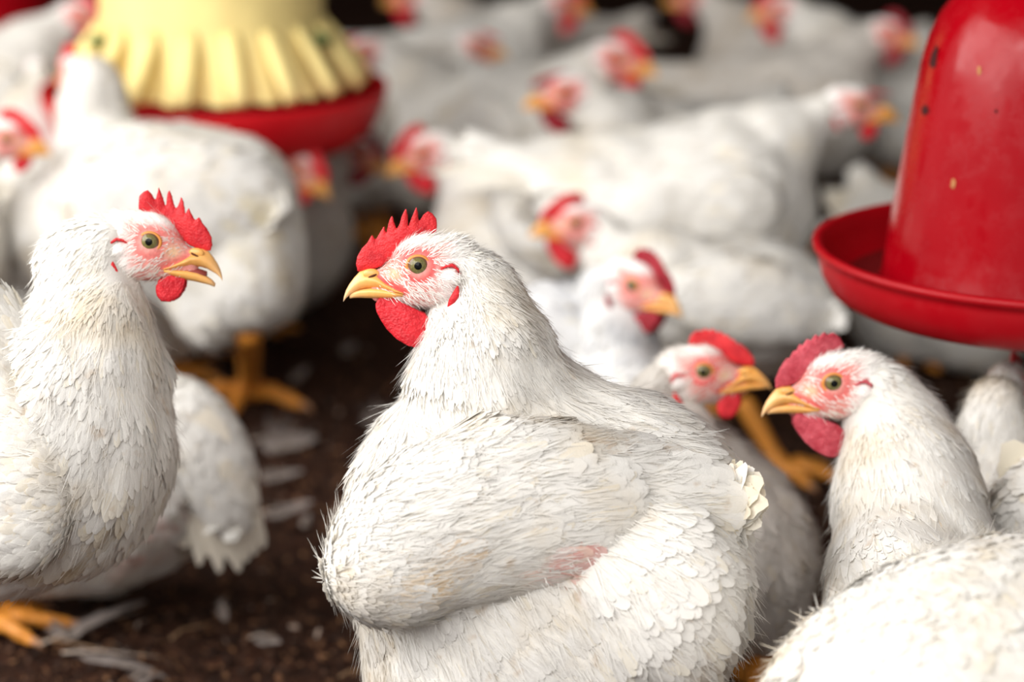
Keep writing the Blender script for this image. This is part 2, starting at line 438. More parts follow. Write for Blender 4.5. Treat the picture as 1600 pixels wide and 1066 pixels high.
def smoothstep(a, b, x):
    t = np.clip((x-a)/(b-a), 0, 1); return t*t*(3-2*t)
def seg_d(X, Z, a, b):
    a = np.array(a, float); b = np.array(b, float); e = b-a
    t = np.clip(((X-a[0])*e[0]+(Z-a[1])*e[1])/(e @ e), 0, 1)
    return np.hypot(X-a[0]-t*e[0], Z-a[1]-t*e[1])
def face_tint(P, redness=1.0, feathered=(0.90, 0.88, 0.85)):
    X, Y, Z = P[:, 0], P[:, 1], P[:, 2]
    pink = np.array([0.80, 0.32, 0.28]); red = np.array([0.72, 0.07, 0.07]); cream = np.array([0.80, 0.55, 0.33]); wht = np.array(feathered)
    c = np.broadcast_to(pink, P.shape).copy()
    def mixin(m, col):
        nonlocal c
        c = c*(1-m[:, None])+np.array(col)*m[:, None]
    back = smoothstep(-0.9, -2.4, X+0.25*Z)
    top = smoothstep(0.9, 1.6, Z+0.1*X)*smoothstep(3.0, 1.8, X)
    re = np.hypot(X, Z)
    mixin(np.exp(-((re-0.95)/0.28)**2)*0.8*redness, red)
    mixin(np.exp(-((X-1.55)/0.5)**2-((Z+0.55)/0.45)**2)*0.85, cream)
    mixin(np.clip(1.3-seg_d(X, Z, (2.7, -0.7), (0.9, -1.6))/0.28, 0, 1)*0.9*redness, red)
    mixin(np.clip(1.3-seg_d(X, Z, (2.4, -2.2), (0.2, -2.7))/0.35, 0, 1)*0.6*redness, red)
    mixin(np.clip(1.2-seg_d(X, Z, (2.6, 0.2), (0.6, 1.5))/0.4, 0, 1)*0.8*redness, red)
    mixin(np.maximum(back, top)*0.96, wht)
    mixin(np.clip(1.4-seg_d(X, Z, (-1.45, -0.12), (-2.2, 0.07))/0.16, 0, 1)*0.9*redness, red)
    mixin(np.clip(1.4-seg_d(X, Z, (-2.2, 0.07), (-2.6, -0.5))/0.16, 0, 1)*0.9*redness, red)
    mixin(np.clip(1.3-np.hypot((X+2.0)/0.5, (Z+0.7)/0.42), 0, 1), (0.92, 0.86, 0.84))
    return c

def head_frame(yaw, pitch=0.0, lean=0.0, roll=0.0):
    """columns = head x, y, z axes in the world. lean tips the head's up towards the camera's up."""
    f = np.array([math.cos(yaw), math.sin(yaw), 0.0]); z = np.array([0, math.sin(lean), math.cos(lean)])
    f = f - z*(f @ z); f /= np.linalg.norm(f); y = np.cross(z, f)
    m = np.stack([f, y, z], 1)
    cp, sp = math.cos(pitch), math.sin(pitch)
    rp = np.array([[cp, 0, sp], [0, 1, 0], [-sp, 0, cp]])     # positive pitch = beak down
    cr, sr = math.cos(roll), math.sin(roll)
    rr = np.array([[1, 0, 0], [0, cr, -sr], [0, sr, cr]])
    return m @ rp @ rr

def flow_field(P, spine, gravity=0.25):
    spine = np.asarray(spine, float); D = np.zeros_like(P); Wt = np.zeros((len(P), 1))
    for i in range(len(spine)-1):
        a, b = spine[i], spine[i+1]; e = b-a; L = np.linalg.norm(e)
        if L < 1e-6: continue
        t = np.clip(((P-a) @ e)/(e @ e), 0, 1); d = np.linalg.norm(P-a-t[:, None]*e, axis=1)
        wgt = (1.0/(d*d+0.0004)**2)[:, None]; D += wgt*e/L; Wt += wgt
    D /= Wt; D[:, 2] -= gravity
    return D/(np.linalg.norm(D, axis=1, keepdims=True)+1e-9)

def foot_mesh(hip, foot, yaw, h, s=1.0, spread=38, lift=0.0):
    """bare yellow leg: shank, hock, three front toes and one hind toe"""
    f = np.array([math.cos(yaw), math.sin(yaw), 0]); ankle = foot+np.array([0, 0, 0.016*s])
    hock = np.asarray(hip, float)
    pr = [K(hock, ankle, 0.0105*s, 0.0080*s, 0.004), K(ankle, foot+np.array([0, 0, 0.009*s]), 0.010*s, 0.0095*s, 0.006)]
    tips = []
    for a, L in ((-spread, 0.052), (0, 0.066), (spread, 0.052), (175, 0.026)):
        d = np.array([math.cos(yaw+R(a)), math.sin(yaw+R(a)), 0]); p0 = foot+np.array([0, 0, 0.009*s])
        p1 = p0+d*L*0.45*s+np.array([0, 0, 0.004*s]); p2 = p0+d*L*0.78*s; p3 = p0+d*L*s-np.array([0, 0, 0.003*s])
        pr += [K(p0, p1, 0.0075*s, 0.0062*s, 0.004), K(p1, p2, 0.0064*s, 0.0056*s, 0.003), K(p2, p3, 0.0056*s, 0.0042*s, 0.003)]
        tips.append((p3, d))
    al = np.array([p[1] for p in pr]+[p[2] for p in pr]); lo = al.min(0)-0.02; hi = al.max(0)+0.02
    V, Q = surface_nets(lambda g: evalf(g, pr)+0.0006*np.sin(g[..., 2]*900), lo, hi, h)
    return V, Q, tips

QUAL = {'hero': dict(h=0.0035, hh=0.10, nf=15000, hf=3000, br=3500, comb=0.07, st=8, wf=900),
        'near': dict(h=0.0045, hh=0.14, nf=9000, hf=1600, br=1500, comb=0.10, st=7, wf=600),
        'mid':  dict(h=0.006, hh=0.20, nf=2600, hf=500, br=260, comb=0.14, st=5, wf=300),
        'far':  dict(h=0.008, hh=0.26, nf=1100, hf=220, br=0, comb=0.20, st=5, wf=120)}

def make_hen(name, label, group, base, head, neck, body, tail, wings=(), legs=(), q='near', plume='plume', comb='comb', low=False,
             small_wattle=False, redness=1.0, beak='beak', gape=0.0, flen=0.020, seed=0.0, spots=(), extra_spine=None, comb_scale=1.0, tailf=None, lift=0.08, lump=1.0):
    """head = (pos, frame 3x3, scale m per cm). neck = [(pos, radius)...] from head down. body = SDF prims. tail = point."""
    Qs = QUAL[q]; root = empty(name, base); tag(root, label, 'chicken', group)
    base = np.asarray(base, float)
    hp, hm, hs = np.asarray(head[0], float), head[1], head[2]
    def hw(P): return hp + (np.asarray(P) @ hm.T)*hs
    # --- body surface (torso, neck), head surface on top, same mesh
    prims = list(body)
    back = hw((-1.9, 0, -0.6)); sc_h = hs
    prims.append(E(hw((-3.6, 0, -0.55)), (2.25*sc_h, 1.70*sc_h, 1.75*sc_h), 0.006, hm @ np.array([[0.92, 0, 0.39], [0, 1, 0], [-0.39, 0, 0.92]]).T))
    prims.append(E(hw((-4.75, 0, -2.4)), (2.05*sc_h, 1.85*sc_h, 2.2*sc_h), 0.012, hm))
    prims.append(E(hw((-2.0, 0, -2.9)), (1.3*sc_h, 1.05*sc_h, 1.2*sc_h), 0.01, hm))
    pts = [(hw((-4.7, 0, -2.8)), 0.0175*hs/0.01)]+[(np.asarray(p, float), r) for p, r in neck[1:]]
    for i, ((a, ra), (b, rb)) in enumerate(zip(pts[:-1], pts[1:])): prims.append(K(a, b, ra, rb, (0.008, 0.014, 0.02)[min(i, 2)]))
    cs = []
    for p in prims:
        if p[0] == 'e': cs += [p[1]-max(p[2]), p[1]+max(p[2])]
        else: m = max(p[3], p[4]); cs += [p[1]-m, p[1]+m, p[2]-m, p[2]+m]
    cs = np.array(cs); lo = cs.min(0)-0.012; hi = cs.max(0)+0.012
    lo[2] = max(lo[2], base[2]-0.004 if base[2] > -1 else lo[2])
    V, Q = surface_nets(lambda g: (evalf(g, prims)+lump*(lumps(g, 0.0032, 34.0, seed)+lumps(g, 0.0009, 110.0, seed+1))).astype(np.float32), lo, hi, Qs['h'])
    spine = [hw((1.5, 0, -0.2)), hw((-1.2, 0, -0.5))]+[p for p, r in neck]+list(extra_spine or [])+[np.asarray(tail, float)]
    mats = [plume, 'skin']
    parts = [(V, Q, (0.97, 0.96, 0.94), 0)]
    # feathers over the body
    dh = np.linalg.norm(V-back, axis=1)
    wgt = np.clip(1.0+2.5*np.exp(-((dh-0.02)/0.06)**2), 0, 4)
    P, N = sample(V, Q, Qs['nf'], wgt)
    H = (P-hp) @ hm / hs
    keep = ~((H[:, 0] > -2.75) & (H[:, 2] > -2.9) & (np.linalg.norm(H, axis=1) < 4.6)); P = P[keep]; N = N[keep]
    dist = np.linalg.norm(P-back, axis=1)
    D = flow_field(P, spine)+rng.normal(0, 0.10, P.shape)
    L = np.interp(dist, [0.0, 0.03, 0.09, 0.2], [0.008, 0.011, 0.016, flen])*rng.uniform(0.75, 1.25, len(P))
    Wd = L*np.interp(dist, [0.03, 0.09, 0.14, 0.2], [0.24, 0.28, 0.42, 0.58])
    tints = np.ones((len(P), 3))*rng.uniform(0.97, 1.02, (len(P), 1))
    cream = (rng.random(len(P)) < 0.10)[:, None]; tints = np.where(cream, tints*np.array([1.0, 0.97, 0.90]), tints)
    for c, r, col in spots:
        d = np.linalg.norm(P-np.asarray(c), axis=1); m = (np.clip(1.25-d/r, 0, 1)*0.75*(rng.random(len(P)) < 0.6))[:, None]
        tints = tints*(1-m)+np.asarray(col)*m
    fv, ff, ft, fn_ = feathers(P, N, D, L, Wd, lift, Qs['st'], 0.10, tints=tints)
    parts.append((fv, ff, ft, 0, fn_))
    if q in ('hero', 'near'):
        n = 22000 if q == 'hero' else 10000
        P, N = sample(V, Q, n, wgt); H = (P-hp) @ hm/hs
        k = ~((H[:, 0] > -2.6) & (H[:, 2] > -2.7) & (np.linalg.norm(H, axis=1) < 4.6)); P = P[k]; N = N[k]
        D = flow_field(P, spine); dist = np.linalg.norm(P-back, axis=1)
        L = np.interp(dist, [0.0, 0.05, 0.2], [0.006, 0.010, 0.014])*rng.uniform(0.5, 1.3, len(P))
        hairn = N+D*0.15
        far_ = rng.random(len(P)) < 0.03
        a, b, c = hairs(P+N*(rng.random((len(P), 1))*0.0022), N, D, L*np.where(far_, 1.0, 1.15), np.where(far_, 0.00035, 0.0007), np.where(far_, 0.34, 0.08), 0.3, np.ones((len(P), 3))*rng.uniform(0.96, 1.02, (len(P), 1)), hairn)
        parts.append((a, b, c, 0, np.repeat(hairn/np.linalg.norm(hairn, axis=1, keepdims=True), 8, axis=0)))
    # head skin
    def hf(g): return evalf(g, HEAD_PRIMS)+lumps(g, 0.02, 3.0, seed)
    HV, HQ = surface_nets(lambda g: hf(g).astype(np.float32), (-4.3, -2.2, -3.4), (3.6, 2.2, 2.6), Qs['hh'])
    parts.append((hw(HV), HQ, face_tint(HV, redness), 1))
    HN, _ = mesh_normals(HV, HQ)
    # short feathers: back of head, crown
    featherwt = np.maximum(smoothstep(-1.5, -2.2, HV[:, 0]+0.25*HV[:, 2]), smoothstep(0.9, 1.4, HV[:, 2]+0.1*HV[:, 0])*smoothstep(2.4, 1.2, HV[:, 0]))
    ear = np.hypot((HV[:, 0]+2.05)/0.75, (HV[:, 2]+0.6)/0.75) < 1
    lobe = (seg_d(HV[:, 0], HV[:, 2], (-2.35, -1.45), (-1.75, -2.8)) < 0.25)
    featherwt = featherwt*(~ear)*(~lobe)
    P, N = sample(HV, HQ, Qs['hf'], featherwt+1e-9)
    Dh = np.stack([-np.ones(len(P)), np.zeros(len(P)), np.where(P[:, 0] > 0.2, 0.7, -0.35)], 1)
    L = rng.uniform(0.5, 0.85, len(P)); tt = np.ones((len(P), 3))*rng.uniform(0.95, 1.04, (len(P), 1))
    fv, ff, ft, fn_ = feathers(P, N, Dh, L, L*0.32, 0.10, 5, 0.2, tints=tt)
    parts.append((hw(fv), ff, ft, 0, fn_ @ hm.T))
    if Qs['br']:
        reye = np.hypot(HV[:, 0], HV[:, 2])
        bw = smoothstep(0.78, 1.05, reye)*smoothstep(2.9, 2.2, HV[:, 0])*(1-0.85*np.exp(-((HV[:, 0]-1.6)/0.45)**2-((HV[:, 2]+0.5)/0.4)**2))
        bw = bw*(1-0.8*(seg_d(HV[:, 0], HV[:, 2], (-1.45, -0.12), (-2.2, 0.07)) < 0.16))*(~lobe)
        bw = bw*(1-0.75*(seg_d(HV[:, 0], HV[:, 2], (2.7, -0.7), (0.9, -1.6)) < 0.25))
        P, N = sample(HV, HQ, Qs['br'], bw)
        Dh = np.stack([-np.ones(len(P)), np.zeros(len(P)), np.where(P[:, 2] > 0.5, 0.55, -0.55)], 1)
        L = rng.uniform(0.28, 0.62, len(P))*np.where((P[:, 2] < -1.6) | (P[:, 2] > 1.0), 1.25, 0.9)
        wdt = np.full(len(P), 0.045 if q == 'hero' else 0.06)
        a, b, c = hairs(P, N, Dh, L, wdt, 0.35, 0.3, np.ones((len(P), 3))*1.02)
        parts.append((hw(a), b, c, 0))
    build('body', parts, root, mats, origin=base)
    # --- comb, wattles, beak, eyes
    ch = Qs['comb']
    cv, cq = get_slab('low' if low else 'high', COMB_LOW if low else COMB, 0.42, ch, 0.012,
                      lambda V: V+np.stack([0*V[:, 0], 0.10*np.sin(V[:, 0]*1.7)*np.clip(V[:, 2], 0, 4)*0.6, 0*V[:, 0]], 1))
    if comb_scale != 1.0:
        cv = cv.copy(); piv = np.array([1.6, 0, 1.2]); cv = piv+(cv-piv)*np.array([1, 1, comb_scale])
    build('comb', [(hw(cv), cq, None, 0)], root, [comb], origin=base)
    wv, wq = get_slab('ws' if small_wattle else 'w', WATTLE_SMALL if small_wattle else WATTLE, 0.34, ch, 0.02)
    for sd in (1, -1):
        v = wv.copy(); v[:, 1] = v[:, 1]*1.0+sd*(0.62+0.16*np.clip(-2.0-v[:, 2], 0, 3)*0.6+0.12*np.sin(v[:, 0]*2.2))
        build('wattle', [(hw(v), wq, None, 0)], root, ['wattle' if comb == 'comb' else comb], origin=base)
    uv, uf, ut = loft(UPPER, 22)
    pu = [(hw(uv), uf, ut, 0)]
    ub = build('upper_beak', pu, root, [beak], origin=base)
    lv, lf_, lt = loft(LOWER, 20, gape, flat=-0.6)
    build('lower_beak', [(hw(lv), lf_, lt*0.5, 0)], root, [beak], origin=base)
    if q != 'far':
        for sd in (1, -1):
            V1, Q1 = surface_nets(lambda g: sd_ell(g, np.array([0.0, 0, 0]), (0.52, 0.2, 0.34)).astype(np.float32), (-0.8, -0.5, -0.6), (0.8, 0.5, 0.6), 0.06)
            c = np.array([3.0, sd*0.52, -0.52]); build('cere', [(hw(V1+c), Q1, 0.0, 0)], root, [beak], origin=base)
            V2 = V1*np.array([0.62, 0.5, 0.27]); a = R(-24)
            V2 = np.stack([V2[:, 0]*math.cos(a)-V2[:, 2]*math.sin(a), V2[:, 1], V2[:, 0]*math.sin(a)+V2[:, 2]*math.cos(a)], 1)
            build('nostril', [(hw(V2+np.array([2.93, sd*0.655, -0.66])), Q1, None, 0)], root, ['dark'], origin=base)
        if gape:
            mv, mf, mt = loft([(x, a+0.05, b+0.18, wd*0.8) for x, a, b, wd in LOWER[:5]], 16, gape*0.5)
            build('tongue', [(hw(mv), mf, None, 0)], root, ['mouth'], origin=base)
    for sd in (1, -1):
        parts = eye_mesh(sd); c = np.array([0, sd*0.99, 0])
        build('eye', [(hw(v+c), f, t, m) for v, f, t, m in parts], root, ['pupil', 'iris', 'sclera'], origin=base)
        th = np.linspace(0, 2*math.pi, 33)[:-1]
        cc = np.stack([0.71*np.cos(th)+0.0, sd*(1.46-0.06*np.cos(th)**2-0.02*np.sin(th))+0*th, 0.60*np.sin(th)], 1)
        V3 = []; seg = 8
        for i in range(32):
            rad = np.array([math.cos(th[i]), 0, math.sin(th[i])])
            for k in range(seg):
                u = 2*math.pi*k/seg; V3.append(cc[i]+rad*0.125*math.cos(u)+np.array([0, sd*0.10*math.sin(u), 0]))
        F3 = np.array([[i*seg+k, i*seg+(k+1) % seg, ((i+1) % 32)*seg+(k+1) % seg, ((i+1) % 32)*seg+k] for i in range(32) for k in range(seg)])
        build('eyelid', [(hw(np.array(V3)), F3, None, 0)], root, ['lid'], origin=base)
        if q != 'far':
            tv, tf = tube([(-2.48, sd*1.50, -1.25), (-2.38, sd*1.56, -1.7), (-2.15, sd*1.52, -2.2), (-1.80, sd*1.36, -2.8)], [0.06, 0.22, 0.27, 0.06], 12)
            build('earlobe', [(hw(tv), tf, None, 0)], root, [comb], origin=base)
            tv, tf = tube([(-1.40, sd*1.52, -0.22), (-1.75, sd*1.60, -0.02), (-2.15, sd*1.64, 0.04), (-2.50, sd*1.62, -0.22), (-2.60, sd*1.54, -0.62)], [0.03, 0.09, 0.11, 0.10, 0.03], 10)
            build('ear_rim', [(hw(tv), tf, None, 0)], root, [comb], origin=base)
    # --- wings
    for wg in wings:
        pr = wg['prims']; cs = []
        for p in pr:
            if p[0] == 'e': cs += [p[1]-max(p[2]), p[1]+max(p[2])]
            else: m = max(p[3], p[4]); cs += [p[1]-m, p[1]+m, p[2]-m, p[2]+m]
        cs = np.array(cs)
        WV, WQ = surface_nets(lambda g: (evalf(g, pr)+lumps(g, 0.0018, 50.0, seed+2)).astype(np.float32), cs.min(0)-0.01, cs.max(0)+0.01, Qs['h'])
        n = int(Qs['nf']*wg.get('dens', 0.35)); P, N = sample(WV, WQ, n)
        D = flow_field(P, wg['spine'], wg.get('grav', 0.05))+rng.normal(0, 0.08, P.shape)
        s0 = np.asarray(wg['spine'][0]); s1 = np.asarray(wg['spine'][-1]); tt = np.clip(((P-s0) @ (s1-s0))/((s1-s0) @ (s1-s0)), 0, 1)
        L = np.interp(tt, [0, 0.3, 1], [0.013, 0.024, 0.036])*rng.uniform(0.75, 1.2, n)*wg.get('fl', 1.0)
        ti = np.ones((n, 3))*rng.uniform(0.97, 1.02, (n, 1)); cr = (rng.random(n) < 0.10)[:, None]; ti = np.where(cr, ti*np.array([1, 0.96, 0.88]), ti)
        for c, r, col in spots:
            d = np.linalg.norm(P-np.asarray(c), axis=1); m = (np.clip(1.25-d/r, 0, 1)*0.75*(rng.random(n) < 0.6))[:, None]
            ti = ti*(1-m)+np.asarray(col)*m
        fv, ff, ft, fn_ = feathers(P, N, D, L, L*0.52, lift*1.1, Qs['st'], 0.2, tints=ti)
        wp = [(WV, WQ, (0.97, 0.96, 0.94), 0), (fv, ff, ft, 0, fn_)]
        if q in ('hero', 'near'):
            nh = 7000 if q == 'hero' else 3000; P, N = sample(WV, WQ, nh); D = flow_field(P, wg['spine'], wg.get('grav', 0.05)); hn_ = N+D*0.15
            tt = np.ones((nh, 3))*rng.uniform(0.96, 1.02, (nh, 1))
            for c, r, col in spots:
                d = np.linalg.norm(P-np.asarray(c), axis=1); m = (np.clip(1.25-d/r, 0, 1)*0.7*(rng.random(nh) < 0.5))[:, None]
                tt = tt*(1-m)+np.asarray(col)*m
            a, b, c = hairs(P+N*(rng.random((nh, 1))*0.0025), N, D, rng.uniform(0.008, 0.018, nh), np.full(nh, 0.0007), 0.10, 0.3, tt)
            wp.append((a, b, c, 0, np.repeat(hn_/np.linalg.norm(hn_, axis=1, keepdims=True), 8, axis=0)))
        if 'quills' in wg:                      # long flight feathers: (root, tip, normal) each
            P = np.array([a for a, b, c in wg['quills']]); B = np.array([b for a, b, c in wg['quills']]); N = np.array([c for a, b, c in wg['quills']], float)
            D = B-P; L = np.linalg.norm(D, axis=1); D = D/L[:, None]; N = N-(N*D).sum(1, keepdims=True)*D; N /= np.linalg.norm(N, axis=1, keepdims=True)
            fv, ff, ft, fn_ = feathers(P, N, D, L, np.full(len(L), wg.get('qw', 0.014)), 0.02, 12, 0.12, tints=np.tile(np.array(wg.get('qt', (1.0, 0.95, 0.82))), (len(L), 1)), shape=0.5)
            wp.append((fv, ff, ft, 0, fn_))
        build('wing', wp, root, [plume], origin=base)
    if tailf:
        P = np.array([a for a, b, c in tailf]); B = np.array([b for a, b, c in tailf]); N = np.array([c for a, b, c in tailf], float)
        D = B-P; L = np.linalg.norm(D, axis=1); D = D/L[:, None]; N = N-(N*D).sum(1, keepdims=True)*D; N /= np.linalg.norm(N, axis=1, keepdims=True)+1e-9
        fv, ff, ft, fn_ = feathers(P, N, D, L, L*0.26, 0.03, 10, 0.15, tints=np.tile((1.0, 0.97, 0.9), (len(L), 1)), shape=0.55)
        build('tail', [(fv, ff, ft, 0)], root, [plume], origin=base)
    for hip, foot, yaw, s, *spr in legs:
        LV, LQ, tips = foot_mesh(np.asarray(hip, float), np.asarray(foot, float), yaw, 0.0022 if q in ('hero', 'near', 'mid') else 0.004, s, *spr)
        lg = build('leg', [(LV, LQ, 0.0, 0)], root, ['leg'], origin=base)
        if q in ('near', 'mid', 'hero'):
            for p, d in tips:
                cv_, cf_ = tube([p-d*0.004*s, p+d*0.006*s, p+d*0.013*s-np.array([0, 0, 0.005*s])], [0.004*s, 0.003*s, 0.0006*s], 8)
                cl = build('claw', [(cv_, cf_, 1.0, 0)], lg, ['leg'], origin=base)
    return root

# image-plane helper for hand-measured hens: ellipsoid axes follow right / up / forward of the camera, radii given in metres
CB = np.stack([RIGHT, UP, FWD], 1)
def rotz_cb(deg):
    a = R(deg); r = np.array([[math.cos(a), -math.sin(a), 0], [math.sin(a), math.cos(a), 0], [0, 0, 1]])
    return CB @ r
def EL(px, py, t, rx, ry, rt, deg=0.0, k=0.03):
    s = t/FPX
    return E(W(px, py, t), (rx*s, ry*s, rt), k, rotz_cb(deg))
def NK(px, py, t, r): return (W(px, py, t), r*t/FPX)
def ground_base(px, py, t):
    p = W(px, py, t); return np.array([p[0], p[1], 0.0])

# ================================================================== HENS
def hen_centre():
    fr = head_frame(math.pi, 0, lean=R(13))
    t = 1.425; c = t/FPX
    body = [EL(850, 850, 1.45, 285, 222, 0.095, -12, 0.03), EL(690, 810, 1.455, 130, 190, 0.078, 8, 0.04),
            EL(850, 1050, 1.46, 275, 210, 0.095, 0, 0.05), EL(1035, 930, 1.39, 140, 165, 0.065, 0, 0.03),
            EL(1010, 730, 1.46, 150, 100, 0.070, -30, 0.05)]
    neck = [NK(752, 462, 1.437, 60), NK(767, 530, 1.437, 76), NK(764, 585, 1.44, 112), NK(800, 670, 1.45, 155)]
    tw = 1.365
    quills = []
    for i in range(8):
        quills.append((W(1010+8*i, 700+10*i, 1.404-0.0015*i), W(1158-3*i, 742+11*i, 1.408-0.001*i), (0.35, -1, 0.35)))
    for i in range(3):
        quills.append((W(1070+4*i, 805+6*i, 1.385), W(1128+6*i, 866-12*i, 1.402), (0.5, -1, 0.2)))
    wing = dict(prims=[EL(618, 880, 1.37, 112, 92, 0.030, 25, 0.02), EL(750, 810, 1.365, 190, 125, 0.032, -5, 0.04), EL(940, 765, 1.385, 200, 90, 0.028, -12, 0.05)],
                spine=[W(560, 870, 1.36), W(700, 840, 1.34), W(900, 770, 1.34), W(1160, 760, 1.38)], quills=quills, qw=0.010, qt=(0.99, 0.94, 0.80), dens=0.42, grav=0.0)
    far = dict(prims=[EL(670, 830, 1.53, 110, 110, 0.025, 20, 0.03), EL(850, 770, 1.53, 250, 110, 0.025, -12, 0.04)],
               spine=[W(560, 850, 1.54), W(700, 820, 1.54), W(1160, 760, 1.52)], dens=0.15, grav=0.0)
    spots = [(W(652, 935, 1.33), 0.020, (0.86, 0.62, 0.32)), (W(700, 870, 1.33), 0.012, (0.75, 0.55, 0.35)), (W(870, 892, 1.345), 0.012, (0.80, 0.22, 0.18)),
             (W(820, 900, 1.345), 0.008, (0.85, 0.5, 0.4)), (W(640, 1015, 1.36), 0.009, (0.80, 0.42, 0.36)), (W(660, 1000, 1.36), 0.008, (0.85, 0.45, 0.4)),
             (W(1005, 880, 1.32), 0.007, (0.75, 0.45, 0.28)), (W(1045, 905, 1.32), 0.007, (0.72, 0.42, 0.28)), (W(985, 975, 1.32), 0.008, (0.85, 0.62, 0.4)),
             (W(1100, 1040, 1.34), 0.03, (0.62, 0.54, 0.46)), (W(1120, 800, 1.38), 0.02, (0.85, 0.72, 0.45)), (W(900, 700, 1.36), 0.01, (0.75, 0.62, 0.5))]
    b = ground_base(860, 900, 1.45)
    legs = [(b+np.array([0.0, -0.05, 0.11]), b+np.array([-0.01, -0.05, 0]), math.pi, 1.1), (b+np.array([0.02, 0.06, 0.11]), b+np.array([0.02, 0.06, 0]), math.pi, 1.1)]
    make_hen('chicken', 'large white hen in the centre in sharp focus, head turned left, tall spiky red comb', None, b,
             (W(655, 415, 1.437), fr, 0.01), neck, body, W(1180, 760, 1.46), [wing, far], legs, 'hero', spots=spots, seed=0.4,
             extra_spine=[W(900, 740, 1.44)], lift=0.045)

def hen_left():
    t = 1.46
    fr = head_frame(0, R(4), lean=R(13))
    body = [EL(10, 720, 1.50, 235, 205, 0.095, 14, 0.04), EL(118, 660, 1.48, 122, 185, 0.075, 10, 0.05), EL(-190, 760, 1.52, 160, 140, 0.08, 0, 0.06)]
    body.append(EL(128, 392, 1.473, 66, 50, 0.0165, 30, 0.02))
    neck = [NK(140, 424, 1.473, 60), NK(138, 495, 1.474, 84), NK(135, 570, 1.477, 108), NK(115, 650, 1.48, 130)]
    wing = dict(prims=[EL(20, 770, 1.42, 98, 125, 0.030, 8, 0.03), EL(-90, 700, 1.43, 150, 140, 0.030, 0, 0.05), EL(-30, 560, 1.46, 95, 130, 0.035, 20, 0.04)],
                spine=[W(110, 760, 1.42), W(0, 740, 1.40), W(-250, 760, 1.42)], dens=0.4, grav=0.15)
    b = ground_base(20, 800, 1.50)
    legs = [(b+np.array([-0.07, -0.05, 0.15]), b+np.array([-0.08, -0.05, 0]), 0, 1.0), (b+np.array([-0.08, 0.06, 0.15]), b+np.array([-0.12, 0.06, 0]), 0, 1.0)]
    spots = [(W(200, 820, 1.42), 0.03, (0.82, 0.72, 0.52)), (W(120, 870, 1.44), 0.025, (0.75, 0.64, 0.46)), (W(20, 820, 1.40), 0.008, (0.6, 0.45, 0.3)), (W(245, 690, 1.47), 0.006, (0.35, 0.22, 0.12))]
    make_hen('chicken', 'white hen at the left edge facing right with open beak and small wattles', None, b,
             (W(239, 378, 1.473), fr, 0.0097), neck, body, W(-380, 760, 1.52), [wing], legs, 'near', small_wattle=True, gape=R(11), spots=spots, seed=1.7,
             extra_spine=[W(20, 640, 1.5)], beak='beak', redness=0.6)

def hen_right():
    fr = head_frame(math.pi, R(3), lean=R(10))
    body = [EL(1470, 1115, 1.26, 300, 225, 0.10, 14, 0.04), EL(1620, 1080, 1.32, 260, 230, 0.11, 0, 0.06), EL(1405, 960, 1.45, 122, 150, 0.07, 0, 0.05)]
    neck = [NK(1398, 640, 1.545, 60), NK(1410, 700, 1.54, 86), NK(1420, 780, 1.525, 110), NK(1430, 880, 1.49, 135)]
    b = ground_base(1480, 1050, 1.42)
    legs = [(b+np.array([0.05, -0.05, 0.09]), b+np.array([0.05, -0.05, 0]), R(120), 1.0), (b+np.array([-0.03, 0.03, 0.09]), b+np.array([-0.03, 0.03, 0]), R(120), 1.0)]
    wing = dict(prims=[EL(1600, 1100, 1.215, 170, 120, 0.03, 10, 0.05)], spine=[W(1420, 980, 1.28), W(1560, 1050, 1.18), W(1720, 1120, 1.16)], dens=0.25, grav=0.0)
    spots = [(W(1450, 830, 1.44), 0.012, (0.85, 0.62, 0.35)), (W(1395, 760, 1.46), 0.01, (0.9, 0.75, 0.55)), (W(1290, 910, 1.43), 0.012, (0.85, 0.68, 0.55))]
    make_hen('chicken', 'white hen in the right foreground facing left with low fuzzy pinkish comb', None, b,
             (W(1298, 595, 1.545), fr, 0.0100), neck, body, W(1800, 1150, 1.2), [wing], legs, 'near', low=True, comb='comb_rose', spots=spots, seed=2.9,
             extra_spine=[W(1480, 980, 1.38)], beak='beak', redness=0.8, flen=0.020, lift=0.04, lump=0.6)

def hen_behind_centre():
    fr = head_frame(R(-12), R(-9), lean=R(8))
    body = [EL(1150, 870, 1.76, 130, 150, 0.09, 0, 0.05), EL(1090, 760, 1.76, 75, 110, 0.06, 0, 0.05), EL(1000, 860, 1.8, 160, 130, 0.09, 0, 0.05)]
    neck = [NK(1048, 628, 1.715, 42), NK(1058, 685, 1.72, 60), NK(1080, 745, 1.735, 78)]
    b = ground_base(1100, 900, 1.78)
    legs = [(b+np.array([0.04, 0.05, 0.07]), b+np.array([0.04, 0.05, 0]), 0, 1.0), (b+np.array([0.04, -0.05, 0.07]), b+np.array([0.04, -0.05, 0]), 0, 1.0)]
    make_hen('chicken', 'white hen behind the centre hen facing right, orange beak nearly touching the foreground hen', None, b,
             (W(1103, 577, 1.715), fr, 0.0098), neck, body, W(880, 880, 1.84), [], legs, 'near', low=True, comb='comb', plume='plume_soiled_dim',
             small_wattle=True, beak='beak_orange', seed=3.3, extra_spine=[W(1140, 860, 1.75)], redness=1.0, comb_scale=0.9)

